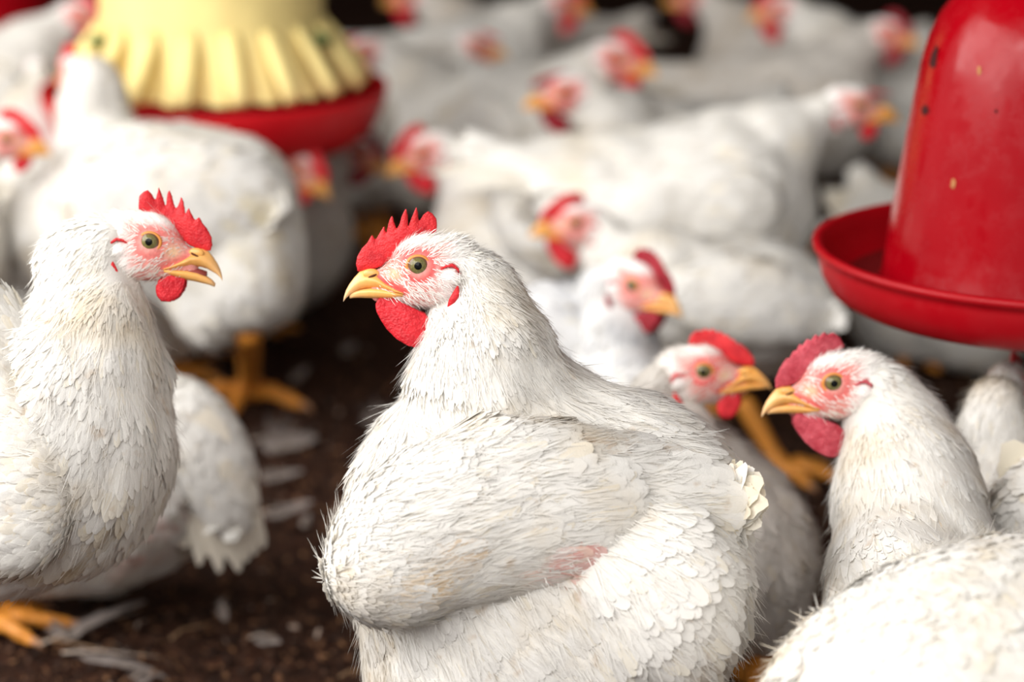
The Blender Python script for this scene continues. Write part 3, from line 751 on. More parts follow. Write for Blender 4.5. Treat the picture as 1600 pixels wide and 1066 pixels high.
def hen_grey():
    fr = head_frame(R(-38), R(6), lean=R(4))
    body = [EL(895, 540, 2.12, 120, 95, 0.08, 10, 0.04), EL(985, 640, 2.02, 85, 110, 0.07, 0, 0.05)]
    neck = [NK(972, 475, 2.02, 37), NK(970, 530, 2.02, 54), NK(973, 600, 2.03, 74)]
    wing = dict(prims=[EL(880, 520, 2.05, 95, 75, 0.025, 10, 0.03)], spine=[W(960, 540, 2.03), W(880, 510, 2.04), W(780, 480, 2.10)], dens=0.3)
    b = ground_base(930, 620, 2.08)
    make_hen('chicken', 'white hen with grey flecked wing, dark red double wattle and yellow beak', None, b,
             (W(1001, 443, 2.0), fr, 0.0098), neck, body, W(790, 500, 2.25), [wing], [(b+np.array([0.03, 0, 0.1]), b+np.array([0.03, 0, 0]), 0, 1.0)], 'mid',
             spots=[(W(826+18*i, 440+((i*37) % 90), 2.055), 0.022+0.004*(i % 3), (0.20, 0.21, 0.25)) for i in range(9)], low=True, comb='comb_dark', plume='plume_grey', beak='beak', seed=4.1, redness=0.35)

def hen_mid_left_facing():
    fr = head_frame(math.pi+R(8), R(-6), lean=R(6))
    body = [EL(1150, 480, 2.38, 165, 110, 0.10, 0, 0.05), EL(1020, 450, 2.36, 80, 90, 0.07, 0, 0.05)]
    neck = [NK(945, 372, 2.38, 36), NK(965, 410, 2.38, 48), NK(1000, 450, 2.37, 66)]
    b = ground_base(1130, 560, 2.38)
    wing = dict(prims=[EL(1160, 470, 2.28, 130, 70, 0.025, -8, 0.03)], spine=[W(1050, 460, 2.29), W(1150, 460, 2.27), W(1300, 480, 2.3)], dens=0.3)
    make_hen('chicken', 'pale hen looking left just right of the centre hen, thick red comb, orange beak', None, b,
             (W(897, 347, 2.38), fr, 0.0097), neck, body, W(1330, 500, 2.4), [wing],
             [(b+np.array([0.02, -0.05, 0.07]), G(1215, 745), R(-20), 1.0)], 'mid', low=True, comb='comb', beak='beak_orange', seed=5.2, redness=0.5)

def hen_drooping():
    """crouching hen behind the left hen, drooped soiled wing"""
    body = [EL(150, 800, 1.98, 150, 115, 0.09, -10, 0.05), EL(265, 720, 1.97, 80, 100, 0.07, -25, 0.05), EL(60, 840, 1.98, 120, 80, 0.08, 0, 0.05)]
    fr = head_frame(math.pi, 0, lean=0.1)
    neck = [NK(-90, 690, 2.02, 45), NK(-60, 740, 2.01, 55), NK(0, 790, 2.0, 75)]
    quills = []
    for i in range(11):
        x1 = 428-i*13; quills.append((W(350-i*8, 720+i*3, 1.90+0.004*i), W(x1, 905-abs(i-4)*9, 1.93), (0.4, -1, 0.1)))
    for i in range(9):
        quills.append((W(320-i*8, 640+i*6, 1.90), W(402-i*14, 815-i*3, 1.905), (0.4, -1, 0.1)))
    wing = dict(prims=[EL(320, 715, 1.93, 68, 105, 0.028, 28, 0.03), EL(270, 660, 1.94, 60, 70, 0.03, 30, 0.04)],
                spine=[W(250, 610, 1.93), W(320, 700, 1.90), W(400, 900, 1.94)], quills=quills, qw=0.022, dens=0.4, qt=(0.98, 0.93, 0.84))
    b = ground_base(190, 860, 1.98)
    spots = [(W(300, 760, 1.88), 0.018, (0.85, 0.62, 0.35)), (W(350, 765, 1.88), 0.018, (0.82, 0.66, 0.42)), (W(245, 850, 1.9), 0.04, (0.72, 0.40, 0.36)), (W(190, 880, 1.9), 0.035, (0.75, 0.48, 0.42))]
    foot = G(-25, 990)
    make_hen('chicken', 'hen crouching behind the left hen, drooped stained wing over bare pink flank', None, b,
             (W(-125, 640, 2.03), fr, 0.0097), neck, body, W(430, 900, 1.95), [wing],
             [(foot+np.array([-0.03, 0.02, 0.07]), foot, R(5), 1.1)], 'mid', spots=spots, seed=6.0, plume='plume', extra_spine=[W(150, 780, 1.97)])

def hen_back_left():
    """big over-lit hen seen from behind, neck raised at the left"""
    fr = head_frame(R(122), R(0), lean=R(0))
    t = 2.42
    body = [EL(235, 340, 2.40, 200, 150, 0.13, 8, 0.05), EL(390, 360, 2.36, 82, 130, 0.09, 8, 0.05), EL(120, 370, 2.42, 105, 110, 0.08, 0, 0.05), EL(395, 440, 2.34, 66, 70, 0.06, 0, 0.05), EL(320, 490, 2.36, 45, 60, 0.05, 10, 0.04), EL(143, 168, 2.45, 52, 78, 0.05, -6, 0.02)]
    neck = [NK(140, 135, 2.46, 45), NK(148, 190, 2.45, 55), NK(160, 260, 2.44, 85)]
    b = ground_base(300, 500, 2.40); foot = G(390, 628)
    wing = dict(prims=[EL(260, 310, 2.28, 165, 95, 0.03, 5, 0.04)], spine=[W(120, 300, 2.3), W(260, 310, 2.27), W(440, 330, 2.3)], dens=0.3, grav=0.3)
    qs = [(W(275+i*14, 440, 2.31), W(290+i*16, 545-abs(i-3)*9, 2.32), (0, -1, 0)) for i in range(6)]
    wing['quills'] = qs; wing['qw'] = 0.03; wing['qt'] = (1, 0.97, 0.9)
    make_hen('chicken', 'brightly lit hen seen from behind before the yellow feeder, standing on one orange leg', None, b,
             (W(112, 112, 2.48), fr, 0.0092), neck, body, W(440, 430, 2.3), [wing],
             [(W(388, 520, 2.34), foot, R(-100), 1.35, 70)], 'mid', spots=[(W(360, 330, 2.25), 0.03, (0.85, 0.76, 0.5)), (W(345, 400, 2.25), 0.03, (0.8, 0.7, 0.45)), (W(440, 410, 2.28), 0.03, (0.72, 0.62, 0.45)), (W(425, 350, 2.28), 0.02, (0.8, 0.7, 0.5)), (W(230, 280, 2.3), 0.015, (0.9, 0.82, 0.62))], seed=7.0, redness=0.4, extra_spine=[W(200, 290, 2.4)])

def posed(name, label, px, py, t, face, sc=1.0, body_dir=None, sit=True, head_h=None, q='far', pitch=0.0, plume='plume', comb='comb', low=True, redness=0.8, comb_scale=1.0, beak='beak_orange', group=None, bw=1.0, stretch=1.0, drop=0.125, **kw):
    """a hen whose head sits at the pixel; the body hangs back from it along body_dir and rests on the litter"""
    hp = W(px, py, t); bd = face if body_dir is None else body_dir
    f = np.array([math.cos(bd), math.sin(bd), 0]); s = np.array([-f[1], f[0], 0]); z = np.array([0, 0, 1.0])
    fh = np.array([math.cos(face), math.sin(face), 0])
    zb = float(np.clip(hp[2]-drop*sc, 0.095*sc, 0.24*sc))
    c = np.array([hp[0], hp[1], 0])-f*(0.155*sc*stretch)-fh*0.02; c[2] = zb
    A = np.stack([f, s, z], 1); a = R(14); A = A @ np.array([[math.cos(a), 0, -math.sin(a)], [0, 1, 0], [math.sin(a), 0, math.cos(a)]])
    body = [E(c, (0.150*sc, 0.098*sc*bw, 0.094*sc), 0.05, A), E(c+f*0.075*sc+z*0.0*sc, (0.080*sc, 0.085*sc*bw, 0.092*sc), 0.05, A),
            E(c-f*0.10*sc+z*0.005, (0.085*sc, 0.075*sc*bw, 0.070*sc), 0.05, A), E(c+s*0.06*sc-z*0.045*sc, (0.06*sc, 0.045*sc, 0.055*sc), 0.04, A), E(c-s*0.06*sc-z*0.045*sc, (0.06*sc, 0.045*sc, 0.055*sc), 0.04, A),
            K(c-f*0.13*sc+z*0.03*sc, c-f*0.20*sc+z*0.075*sc, 0.038*sc, 0.016*sc, 0.04)]
    nb = c+f*0.09*sc+z*0.055*sc; h0 = hp-fh*0.038*sc-z*0.026*sc
    neck = [(h0, 0.0235*sc), (h0*0.55+nb*0.45-fh*0.010, 0.047*sc), (nb, 0.064*sc)]
    tail = c-f*0.2*sc+z*0.06*sc
    wings = []
    for sd in (1, -1):
        wc = c+s*sd*0.088*sc*bw+z*0.015*sc
        wings.append(dict(prims=[E(wc+f*0.02*sc, (0.095*sc, 0.024*sc, 0.058*sc), 0.03, A), K(wc-f*0.03*sc, wc-f*0.13*sc-s*sd*0.02*sc+z*0.012, 0.030*sc, 0.012*sc, 0.03)],
                          spine=[wc+f*0.1*sc, wc, wc-f*0.14*sc-s*sd*0.02*sc], dens=0.25, grav=0.1,
                          quills=[(wc-f*0.02*sc+s*sd*0.015+z*(0.02-0.012*i)*sc, wc-f*(0.175-0.008*i)*sc-s*sd*0.025*sc+z*(0.02-0.012*i)*sc, s*sd+z*0.2) for i in range(6)], qw=0.02))
    tf = [(c-f*0.12*sc+z*0.04*sc+s*y*0.02*sc, c-f*(0.235-abs(y)*0.01)*sc+z*(0.095-abs(y)*0.008)*sc+s*y*0.026*sc, z+s*y*0.3) for y in (-2.4, -1.6, -0.8, 0, 0.8, 1.6, 2.4)]
    base = np.array([c[0], c[1], 0.0]); legs = []
    for sd in (1, -1):
        ft = base+f*0.015+s*sd*0.05*sc; legs.append((ft-f*0.01+z*max(0.05, zb-0.055), ft, bd, 1.0*sc))
    return make_hen(name, label, group, base, (hp, head_frame(face, pitch, 0), 0.0098*sc), neck, body, tail, wings, legs, q, plume=plume, comb=comb,
                    low=low, redness=redness, comb_scale=comb_scale, beak=beak, tailf=tf, seed=px*0.013, **kw)

M['comb_rose'] = flesh_mat('rose_comb_flesh', (0.62, 0.10, 0.13), (0.42, 0.03, 0.05), bs=0.9)

hen_centre()
hen_left()
hen_right()
hen_behind_centre()
hen_grey()
hen_mid_left_facing()
hen_drooping()
hen_back_left()
PI = math.pi
# right edge, seen from behind
def hen_right_edge():
    fr = head_frame(R(66), R(10), 0)
    body = [EL(1640, 900, 1.62, 150, 150, 0.10, 0, 0.05), EL(1600, 830, 1.62, 90, 90, 0.08, 0, 0.05)]
    neck = [NK(1555, 628, 1.66, 46), NK(1548, 690, 1.655, 54), NK(1555, 770, 1.64, 66)]
    b = ground_base(1640, 900, 1.62)
    qs = [(W(1592+i*3, 690+i*6, 1.55), W(1560+i*8, 770+i*14, 1.56), (-0.2, -1, 0.2)) for i in range(7)]
    wing = dict(prims=[EL(1640, 800, 1.56, 75, 100, 0.025, 0, 0.03)], spine=[W(1660, 700, 1.56), W(1600, 800, 1.55)], quills=qs, qw=0.02, dens=0.25)
    make_hen('chicken', 'hen at the right edge under the drinker with its head turned away', None, b,
             (W(1578, 606, 1.69), fr, 0.0098), neck, body, W(1700, 1000, 1.5), [wing], [(b+np.array([0, 0, 0.08]), b, R(40), 1.0)], 'near', seed=8.1, low=True, comb_scale=0.8)
hen_right_edge()

posed('chicken', 'hen with pink face at the left edge facing right beside the big over-lit hen', 14, 214, 2.30, R(-5), 0.92, body_dir=R(15), q='mid', sit=False, redness=0.42, small_wattle=True)
posed('chicken', 'hen whose orange beak pokes out behind the brightly lit hen under the feeder pan', 468, 262, 2.62, R(-15), 1.0, body_dir=R(-10), q='mid', sit=False, pitch=R(22), redness=0.42)
posed('chicken', 'hen looking left below and right of the red feeder pan', 660, 236, 2.68, R(188), 1.02, body_dir=R(155), q='mid', redness=0.84, pitch=R(12), bw=1.1)
posed('chicken', 'dark red faced hen bending down beneath the right side of the feeder pan', 566, 236, 2.85, R(-10), 0.9, body_dir=R(5), q='far', pitch=R(20), plume='plume_soiled_dim', comb='comb_dark', redness=0.91)
posed('chicken', 'long pale hen lying sideways facing right left of the red drinker', 1338, 162, 2.52, R(0), 1.04, body_dir=R(1), q='mid', redness=0.3, comb_scale=0.15, bw=1.15, stretch=1.18, drop=0.118, small_wattle=True)
posed('chicken', 'brown faced hen looking left above the long pale hen', 880, 142, 2.75, R(190), 1.08, body_dir=R(225), q='far', redness=0.91, comb='comb_dark', comb_scale=0.5, plume='plume')
posed('chicken', 'hen with tall red comb looking right against the dark gap', 968, 90, 2.9, R(-20), 1.12, body_dir=R(-60), q='far', redness=0.98, sit=False)
posed('chicken', 'hen with small orange face right of the yellow feeder hopper', 565, 80, 3.15, R(190), 1.12, body_dir=R(205), q='far', redness=0.56, comb_scale=0.4, sit=False)
posed('chicken', 'grey shaded hen resting between the feeder and the tall combed hen', 745, 70, 3.26, R(0), 0.96, body_dir=R(19), q='far', redness=0.21, plume='plume_soiled_dim', comb_scale=0.4, sit=False)
posed('chicken', 'hen at the top edge with red comb cut by the frame', 880, 2, 3.60, R(0), 1.03, body_dir=R(10), q='far', redness=0.91, sit=False)
posed('chicken', 'dark faced hen at the top right beside the drinker dome', 1392, 50, 3.23, R(-30), 0.95, body_dir=R(3), q='far', redness=0.98, comb='comb_dark', sit=False, plume='plume_soiled_dim')
posed('chicken', 'white throated hen at the top edge above the long pale hen', 1215, 12, 3.39, R(170), 1.02, body_dir=R(186), q='far', redness=0.35, sit=False, plume='plume')
posed('chicken', 'red faced hen at the top left corner beside the yellow hopper', 128, 22, 3.12, R(-10), 0.95, body_dir=R(-6), q='far', redness=0.91, sit=False)
posed('chicken', 'pale hen resting at the left edge behind the pink faced hen', 60, 110, 2.90, R(100), 1.03, body_dir=R(100), q='far', redness=0.21, comb_scale=0.3)
posed('chicken', 'shaded hen at the top edge in the dark gap', 1080, -8, 3.84, R(170), 1.04, body_dir=R(170), q='far', redness=0.84, plume='plume_soiled_dim', comb='comb_dark')
posed('chicken', 'hen resting on the litter behind the red drinker pan', 1620, 440, 2.60, R(0), 1.05, body_dir=R(-69), q='far', redness=0.42)
posed('chicken', 'hen at the top edge right of the yellow hopper', 640, -10, 3.75, R(170), 1.05, body_dir=R(191), q='far', redness=0.63, sit=False, plume='plume_soiled_dim')

# ================================================================== SETTING
def litter_mat():
    m, nt, b = new_mat('litter')
    n = noise(nt, 60.0, 8.0, 0.7); r = ramp(nt, n.outputs[0], [(0.30, (0.008, 0.005, 0.004)), (0.5, (0.045, 0.024, 0.017)), (0.72, (0.11, 0.055, 0.034))])
    n2 = noise(nt, 320.0, 4.0, 0.6); r2 = ramp(nt, n2.outputs[0], [(0.3, (0.35, 0.3, 0.3)), (0.7, (1.5, 1.2, 1.0))])
    c = mixc(nt, 1.0, r.outputs[0], r2.outputs[0], 'MULTIPLY'); nt.links.new(c, b.inputs['Base Color'])
    set_in(b, Roughness=0.95, Specular_IOR_Level=0.1); bump(nt, b, n2.outputs[0], 0.9, 0.006)
    return m
M['litter'] = litter_mat()
def chip_mat():
    m, nt, b = new_mat('litter_flakes')
    att = nt.nodes.new('ShaderNodeAttribute'); att.attribute_name = 'tint'
    n = noise(nt, 200.0, 2.0); r = ramp(nt, n.outputs[0], [(0.3, (0.7, 0.7, 0.7)), (0.7, (1, 1, 1))])
    nt.links.new(mixc(nt, 1.0, att.outputs['Color'], r.outputs[0], 'MULTIPLY'), b.inputs['Base Color'])
    set_in(b, Roughness=0.9, Specular_IOR_Level=0.15); return m
M['chips'] = chip_mat()
# floor: earth under litter, gently uneven
xs = np.linspace(-5, 5, 260); ys = np.linspace(-3, 11, 360)
gx, gy = np.meshgrid(xs, ys, indexing='ij')
gz = -0.008+0.004*np.sin(gx*9+gy*3)*np.sin(gy*7)+0.002*np.sin(gx*31)*np.sin(gy*27+1)
V = np.stack([gx, gy, gz], -1).reshape(-1, 3); nx, ny = 260, 360
ii, jj = np.meshgrid(np.arange(nx-1), np.arange(ny-1), indexing='ij'); a = (ii*ny+jj).ravel()
Fq = np.stack([a, a+ny, a+ny+1, a+1], 1)
fl = build('floor', [(V, Fq, None, 0)], None, ['litter']); fl['kind'] = 'structure'
# flakes of husk and droppings
n = 46000
yy = 1.35+3.0*rng.random(n)**1.3; xx = (rng.random(n)-0.5)*yy*0.55
P = np.stack([xx, yy, np.full(n, -0.003)+rng.random(n)*0.006], 1)
N = np.stack([rng.normal(0, 0.45, n), rng.normal(0, 0.45, n), np.ones(n)], 1); N /= np.linalg.norm(N, axis=1, keepdims=True)
D = np.stack([rng.normal(0, 1, n), rng.normal(0, 1, n), rng.normal(0, 0.2, n)], 1)
L = rng.uniform(0.003, 0.010, n); cols = np.array([(0.020, 0.011, 0.008), (0.045, 0.022, 0.013), (0.085, 0.040, 0.020), (0.15, 0.075, 0.035), (0.20, 0.15, 0.12)])
ti = 1.5*cols[rng.choice(5, n, p=[0.34, 0.34, 0.21, 0.08, 0.03])]*rng.uniform(0.7, 1.2, (n, 1))
fv, ff, ft, fn_ = feathers(P, N, D, L, L*rng.uniform(0.3, 0.7, n), 0.2, 4, 0.3, tints=ti)
o = build('litter_flakes', [(fv, ff, ft, 0)], None, ['chips']); tag(o, 'brown crumbly husk litter covering the poultry house floor', 'litter', kind='stuff')

# loose moulted feathers and straws on the litter
def loose(px, py, L, ang, label, wd=0.3, name='loose_feather', tint=(0.30, 0.26, 0.25), n=1, curl=0.2):
    p = G(px, py, 0.006); d = np.array([math.cos(ang), math.sin(ang), 0.0]); parts = []
    P = np.array([p-d*L/2]); N = np.array([[0.0, -0.25, 1.0]]); N /= np.linalg.norm(N)
    fv, ff, ft, fn_ = feathers(P, N, d[None], np.array([L]), np.array([L*wd]), curl, 16, 0.25, tints=np.array([tint]), shape=0.6)
    parts.append((fv, ff, ft, 0))
    k = 60; s = rng.random(k); PP = p-d*L/2+d*L*s[:, None]*0.5+np.array([0, 0, 0.004]); NN = rng.normal(0, 1, (k, 3)); NN[:, 2] = np.abs(NN[:, 2])+0.3; NN /= np.linalg.norm(NN, axis=1, keepdims=True)
    a, b, c = hairs(PP, NN, rng.normal(0, 1, (k, 3)), np.full(k, L*wd*0.7), np.full(k, 0.0008), 0.5, 0.4, np.tile(tint, (k, 1)))
    parts.append((a, b, c, 0))
    root = build(name, parts, None, ['plume'], origin=p); root.location = tuple(p)
    tag(root, label, 'feather', 'loose feathers on the litter')
    sv, sf = tube([p-d*L*0.72+np.array([0, 0, 0.002]), p-d*L*0.3+np.array([0, 0, 0.006]), p+d*L*0.4+np.array([0, 0, 0.004])], [0.0012, 0.001, 0.0004], 6)
    build('quill', [(sv, sf, None, 0)], root, ['chips_pale'], origin=p)
    return root
M['chips_pale'] = simple_mat('pale_quill', (0.42, 0.34, 0.28), 0.6, 0.3)
LF = [(452, 690, 0.058, 0.1, 0.62, 'largest fluffy white feather lying on the litter below the orange foot'),
      (592, 655, 0.036, 1.2, 0.8, 'white downy tuft on the litter left of the centre hen'),
      (440, 745, 0.045, 0.4, 0.3, 'dull feather on the litter under the largest fluffy feather'),
      (452, 800, 0.050, 0.5, 0.34, 'pale curled feather right of the drooped stained wing'),
      (478, 818, 0.020, 1.5, 0.4, 'short upright feather bit beside the curled feather'),
      (350, 958, 0.022, -1.1, 0.4, 'small white feather on the litter below the stained wing tip'),
      (165, 978, 0.090, 0.75, 0.15, 'long thin feather shaft lying diagonally at the lower left'),
      (195, 1030, 0.075, -0.15, 0.16, 'slender pale feather near the bottom left of the floor'),
      (90, 985, 0.030, -0.8, 0.35, 'small white feather beside the orange toe at lower left'),
      (420, 1003, 0.024, -0.2, 0.4, 'faint feather scrap near the bottom middle of the litter'),
      (226, 1062, 0.014, 0.2, 0.8, 'tiny white tuft at the bottom edge of the frame'),
      (545, 548, 0.030, 1.3, 0.5, 'blurred feather on the dark litter behind the centre hen'),
      (470, 590, 0.035, 1.2, 0.35, 'blurred grey feather right of the orange leg'),
      (145, 930, 0.026, 0.3, 0.5, 'whitish tuft on the litter under the left hen')]
for px, py, L, a, wd, lab in LF: loose(px, py, L, a, lab, wd)
def straw(px, py, L, ang, label, r=0.0012):
    p = G(px, py, 0.006); d = np.array([math.cos(ang), math.sin(ang), 0.0]); s = np.array([-d[1], d[0], 0])
    v, f = tube([p-d*L/2, p-d*L*0.2+s*L*0.04+np.array([0, 0, 0.003]), p+d*L*0.2+s*L*0.03, p+d*L/2-s*L*0.05], [r, r, r*0.9, r*0.6], 8)
    o = build('straw', [(v, f, None, 0)], None, ['straw'], origin=p); o.location = tuple(p); tag(o, label, 'straw', 'straws on the litter')
M['straw'] = simple_mat('straw', (0.22, 0.13, 0.07), 0.7, 0.2)
straw(120, 1012, 0.085, -0.25, 'thin brown straw bent across the litter at lower left')
straw(300, 985, 0.05, 0.9, 'short brown straw right of the long feather shaft')
straw(560, 1052, 0.035, 0.5, 'short straw at the foot of the centre hen')

# ------------------------------------------------------------------ drinker
def plastic(name, col, rough=0.25, dirt=0.3, dirtcol=(0.5, 0.42, 0.38), coat=0.3):
    m, nt, b = new_mat(name)
    n = noise(nt, 9.0, 3.0); r = ramp(nt, n.outputs[0], [(0.3, tuple(x*0.82 for x in col)), (0.7, col)])
    n2 = noise(nt, 48.0, 6.0, 0.7); r2 = ramp(nt, n2.outputs[0], [(0.66, (0, 0, 0)), (0.8, (dirt,)*3)])
    nt.links.new(mixc(nt, r2.outputs[0], r.outputs[0], dirtcol), b.inputs['Base Color'])
    rr = ramp(nt, n2.outputs[0], [(0.4, (rough,)*3), (0.75, (min(1, rough+0.35),)*3)]); nt.links.new(rr.outputs[0], b.inputs['Roughness'])
    set_in(b, Specular_IOR_Level=0.22, Coat_Weight=coat, Coat_Roughness=0.2, Subsurface_Weight=0.0)
    return m
M['red'] = plastic('red_plastic', (0.30, 0.0005, 0.005), 0.14, 0.05, coat=0.0)
M['red_pan'] = plastic('red_pan_plastic', (0.36, 0.001, 0.006), 0.35, 0.10, coat=0.0)
M['red_feed'] = plastic('feeder_red_plastic', (0.58, 0.006, 0.012), 0.40, 0.08, coat=0.0)
M['yellow'] = plastic('yellow_plastic', (0.92, 0.75, 0.31), 0.5, 0.12, (0.6, 0.5, 0.3), 0.0)
M['fleck'] = simple_mat('dried_fleck', (0.42, 0.20, 0.08), 0.9, 0.1)
M['grime'] = simple_mat('dark_grime', (0.05, 0.012, 0.012), 0.9, 0.1)
M['steel'] = simple_mat('hanger_wire', (0.35, 0.34, 0.33), 0.4, 0.5)
dc = W(1642, 388, 1.72); rim = 367*1.72/FPX
dz = dc[2]
dr = empty('bell_drinker', (dc[0], dc[1], dz-0.04)); tag(dr, 'shiny red bell drinker with wide rimmed pan at the right edge', 'drinker')
o0 = np.array([dc[0], dc[1], dz-0.04])
prof = [(0.0, 0.0), (rim-0.032, 0.0), (rim-0.022, 0.001), (rim-0.013, 0.006), (rim-0.006, 0.018), (rim-0.003, 0.031), (rim-0.0035, 0.036), (rim+0.001, 0.038), (rim+0.0015, 0.042), (rim-0.003, 0.0435), (rim-0.0065, 0.041), (rim-0.009, 0.030),
        (rim-0.015, 0.014), (rim-0.030, 0.007), (0.10, 0.006), (0.0, 0.006)]
v, f = lathe(prof, 160, tuple(o0)); build('pan', [(v, f, None, 0)], dr, ['red_pan'], origin=o0)
rd = 0.1265
prof = [(rd+0.002, 0.007), (rd+0.0025, 0.012), (rd-0.001, 0.018), (0.1215, 0.055), (0.117, 0.088), (0.110, 0.137), (0.1035, 0.180), (0.0985, 0.200), (0.091, 0.217), (0.080, 0.232), (0.064, 0.244), (0.044, 0.252), (0.022, 0.256), (0.020, 0.271), (0.012, 0.275), (0.0, 0.275)]
v, f = lathe(prof, 160, tuple(o0)); build('dome', [(v, f, None, 0)], dr, ['red'], origin=o0)
# water in the pan
v, f = lathe([(0.0, 0.012), (rim-0.022, 0.012)], 96, tuple(o0))
M['water'], nt, b = new_mat('water'); set_in(b, Base_Color=(0.10, 0.01, 0.01, 1), Roughness=0.05, Specular_IOR_Level=0.6)
build('water', [(v, f, None, 0)], dr, ['water'], origin=o0)
v, f = tube([o0+np.array([0, 0, 0.27]), o0+np.array([0, 0, 1.2]), o0+np.array([0, 0, 2.75])], [0.004]*3, 8)
build('hanging_cord', [(v, f, None, 0)], dr, ['steel'], origin=o0)
def dome_r(z): return float(np.interp(z, [0.018, 0.055, 0.088, 0.137, 0.18, 0.20], [rd-0.001, 0.1215, 0.117, 0.110, 0.1035, 0.0985]))
def fleck(ang, z, sx, sz, mat, name):
    parts = []
    r = dome_r(z)+0.0004; c = o0+np.array([math.cos(ang)*r, math.sin(ang)*r, z]); t = np.array([-math.sin(ang), math.cos(ang), 0]); nrm = np.array([math.cos(ang), math.sin(ang), 0.13])
    nrm /= np.linalg.norm(nrm); zz = np.cross(nrm, t); zz = zz if zz[2] > 0 else -zz
    V = []; K_ = 14; js = rng.uniform(0.7, 1.2, K_)
    for k in range(K_):
        th = 2*PI*k/K_; V.append(c+t*sx*js[k]*math.cos(th)+zz*sz*js[k]*math.sin(th))
    V.append(c+nrm*0.0012); F = [[k, (k+1) % K_, K_] for k in range(K_)]
    build(name, [(np.array(V), F, None, 0)], dr, [mat], origin=o0)
for ang, z, sx, sz, mt in ((R(222), 0.186, 0.0018, 0.0035, 'fleck'), (R(218), 0.105, 0.0018, 0.0040, 'fleck'), (R(252), 0.196, 0.0015, 0.0015, 'grime'), (R(256), 0.199, 0.0018, 0.0018, 'grime'),
                           (R(192), 0.187, 0.006, 0.010, 'grime'), (R(194), 0.150, 0.007, 0.004, 'grime'), (R(232), 0.16, 0.0012, 0.0015, 'grime')):
    fleck(ang, z, sx, sz, mt, 'dirt_fleck')

# ------------------------------------------------------------------ feeder
ft_ = 2.72; fc = W(336, 138, ft_); fr_ = 270*ft_/FPX
f0 = np.array([fc[0], fc[1], fc[2]-0.055])
fd = empty('hanging_feeder', tuple(f0)); tag(fd, 'hanging poultry feeder, yellow hopper with finned skirt over a red pan', 'feeder')
prof = [(0.0, -0.018), (fr_*0.60, -0.018), (fr_*0.78, -0.012), (fr_*0.92, 0.010), (fr_*0.985, 0.040), (fr_*1.0, 0.056), (fr_*0.995, 0.060), (fr_*0.975, 0.056), (fr_*0.95, 0.044), (fr_*0.88, 0.024), (fr_*0.6, 0.010), (0, 0.010)]
v, f = lathe(prof, 128, tuple(f0)); build('pan', [(v, f, None, 0)], fd, ['red_feed'], origin=f0)
NS = 18
hr = 172*ft_/FPX
def wave(i, th):
    a = (0, 0, 0, 0, 0)[0]
    k = [0.012, 0.010, 0.005, 0.001, 0, 0, 0, 0, 0, 0][i]
    return k*math.cos(NS*th)
prof = [(hr*1.20, 0.062), (hr*1.14, 0.078), (hr*1.07, 0.098), (hr*1.02, 0.118), (hr*1.005, 0.14), (hr*1.0, 0.20), (hr*0.985, 0.30), (hr*0.97, 0.40), (hr*0.95, 0.46), (hr*0.93, 0.462)]
v, f = lathe(prof, 216, tuple(f0), wave); build('hopper', [(v, f, None, 0)], fd, ['yellow'], origin=f0)
# skirt fins: each a wedge rib running down and out to the pan rim
for k in range(NS):
    th = 2*PI*k/NS+R(6); d = np.array([math.cos(th), math.sin(th), 0]); t_ = np.array([-d[1], d[0], 0]); V = []
    for r, z, hw_, dep in ((hr*0.99, 0.140, 0.010, 0.003), (hr*1.07, 0.122, 0.012, 0.008), (hr*1.18, 0.102, 0.013, 0.010), (hr*1.29, 0.082, 0.0125, 0.010), (hr*1.38, 0.064, 0.011, 0.008)):
        for a_, b_ in ((-1, 0), (-0.6, 1), (0.6, 1), (1, 0), (0.6, -0.6), (-0.6, -0.6)):
            V.append(f0+d*(r+dep*b_*0.5)+t_*hw_*a_+np.array([0, 0, z+dep*b_*0.7]))
    F = [[i*6+j, i*6+(j+1) % 6, (i+1)*6+(j+1) % 6, (i+1)*6+j] for i in range(4) for j in range(6)]+[[5, 4, 3, 2, 1, 0], [24, 25, 26, 27, 28, 29]]
    build('skirt_fin', [(np.array(V), F, None, 0)], fd, ['yellow'], origin=f0)
M['greenish'] = simple_mat('dark_green_hole', (0.10, 0.16, 0.05), 0.6, 0.3)  # dark green blobs added in place of the holes in the feeder
for ang in (R(-152), R(-22), R(90)):
    d = np.array([math.cos(ang), math.sin(ang), 0]); c = f0+d*hr*1.09+np.array([0, 0, 0.122])
    V1, Q1 = surface_nets(lambda g: sd_ell(g, np.array([0.0, 0, 0]), (0.011, 0.011, 0.008)).astype(np.float32), (-0.016,)*3, (0.016,)*3, 0.002)
    build('clip', [(V1+c, Q1, None, 0)], fd, ['greenish'], origin=f0)
v, f = tube([f0+np.array([0, 0, 0.02]), f0+np.array([0, 0, 1.2]), f0+np.array([0, 0, 2.75])], [0.006, 0.005, 0.005], 8)
build('hanging_rod', [(v, f, None, 0)], fd, ['steel'], origin=f0)

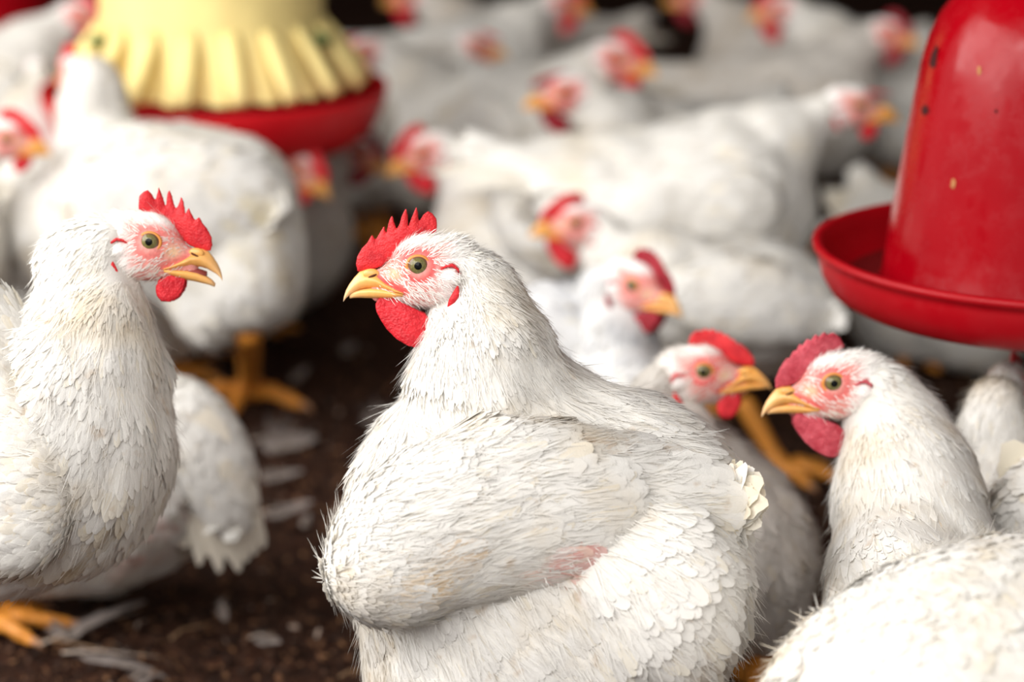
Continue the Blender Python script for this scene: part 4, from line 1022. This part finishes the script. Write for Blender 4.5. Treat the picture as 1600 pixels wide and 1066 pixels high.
# second drinker far at the top left
sc_ = W(-42, 22, 3.3); s0 = np.array([sc_[0], sc_[1], sc_[2]-0.04])
sd_ = empty('bell_drinker', tuple(s0)); tag(sd_, 'red drinker pan edge blurred in the top left corner', 'drinker')
prof = [(0, 0), (0.14, 0), (0.165, 0.015), (0.172, 0.045), (0.166, 0.045), (0.15, 0.012), (0, 0.01)]
v, f = lathe(prof, 64, tuple(s0)); build('pan', [(v, f, None, 0)], sd_, ['red_pan'], origin=s0)
v, f = lathe([(0.12, 0.01), (0.11, 0.12), (0.09, 0.2), (0.06, 0.24), (0, 0.25)], 64, tuple(s0)); build('dome', [(v, f, None, 0)], sd_, ['red'], origin=s0)
v, f = tube([s0+np.array([0, 0, 0.24]), s0+np.array([0, 0, 2.75])], [0.004]*2, 8); build('hanging_cord', [(v, f, None, 0)], sd_, ['steel'], origin=s0)

# ------------------------------------------------------------------ house shell: roof, far wall, right wall; the left side stands open to the day, the near end is left open to light the front
def box(name, lo, hi, mat):
    lo = np.array(lo, float); hi = np.array(hi, float)
    V = np.array([[x, y, z] for x in (lo[0], hi[0]) for y in (lo[1], hi[1]) for z in (lo[2], hi[2])])
    F = [[0, 1, 3, 2], [4, 6, 7, 5], [0, 4, 5, 1], [2, 3, 7, 6], [0, 2, 6, 4], [1, 5, 7, 3]]
    o = build(name, [(V, F, None, 0)], None, [mat], smooth=False); o['kind'] = 'structure'; return o
M['roof'] = simple_mat('weathered_roof_boards', (0.22, 0.17, 0.13), 0.9, 0.1, ns=4, nv=0.4)
M['wallm'] = simple_mat('weathered_block_wall', (0.26, 0.23, 0.20), 0.9, 0.1, ns=5, nv=0.4)
box('ceiling', (-3.2, 0.2, 2.75), (5, 11, 2.82), 'roof')
box('wall_left_light_block', (-3.2, 4.2, -0.05), (-3.1, 10.9, 2.75), 'wallm')  # unseen stretch of wall, added to keep daylight off the far rows
box('wall_back', (-5, 10.9, -0.05), (5, 11, 2.75), 'wallm')
box('wall_right', (4.9, -3, -0.05), (5, 10.9, 2.75), 'wallm')
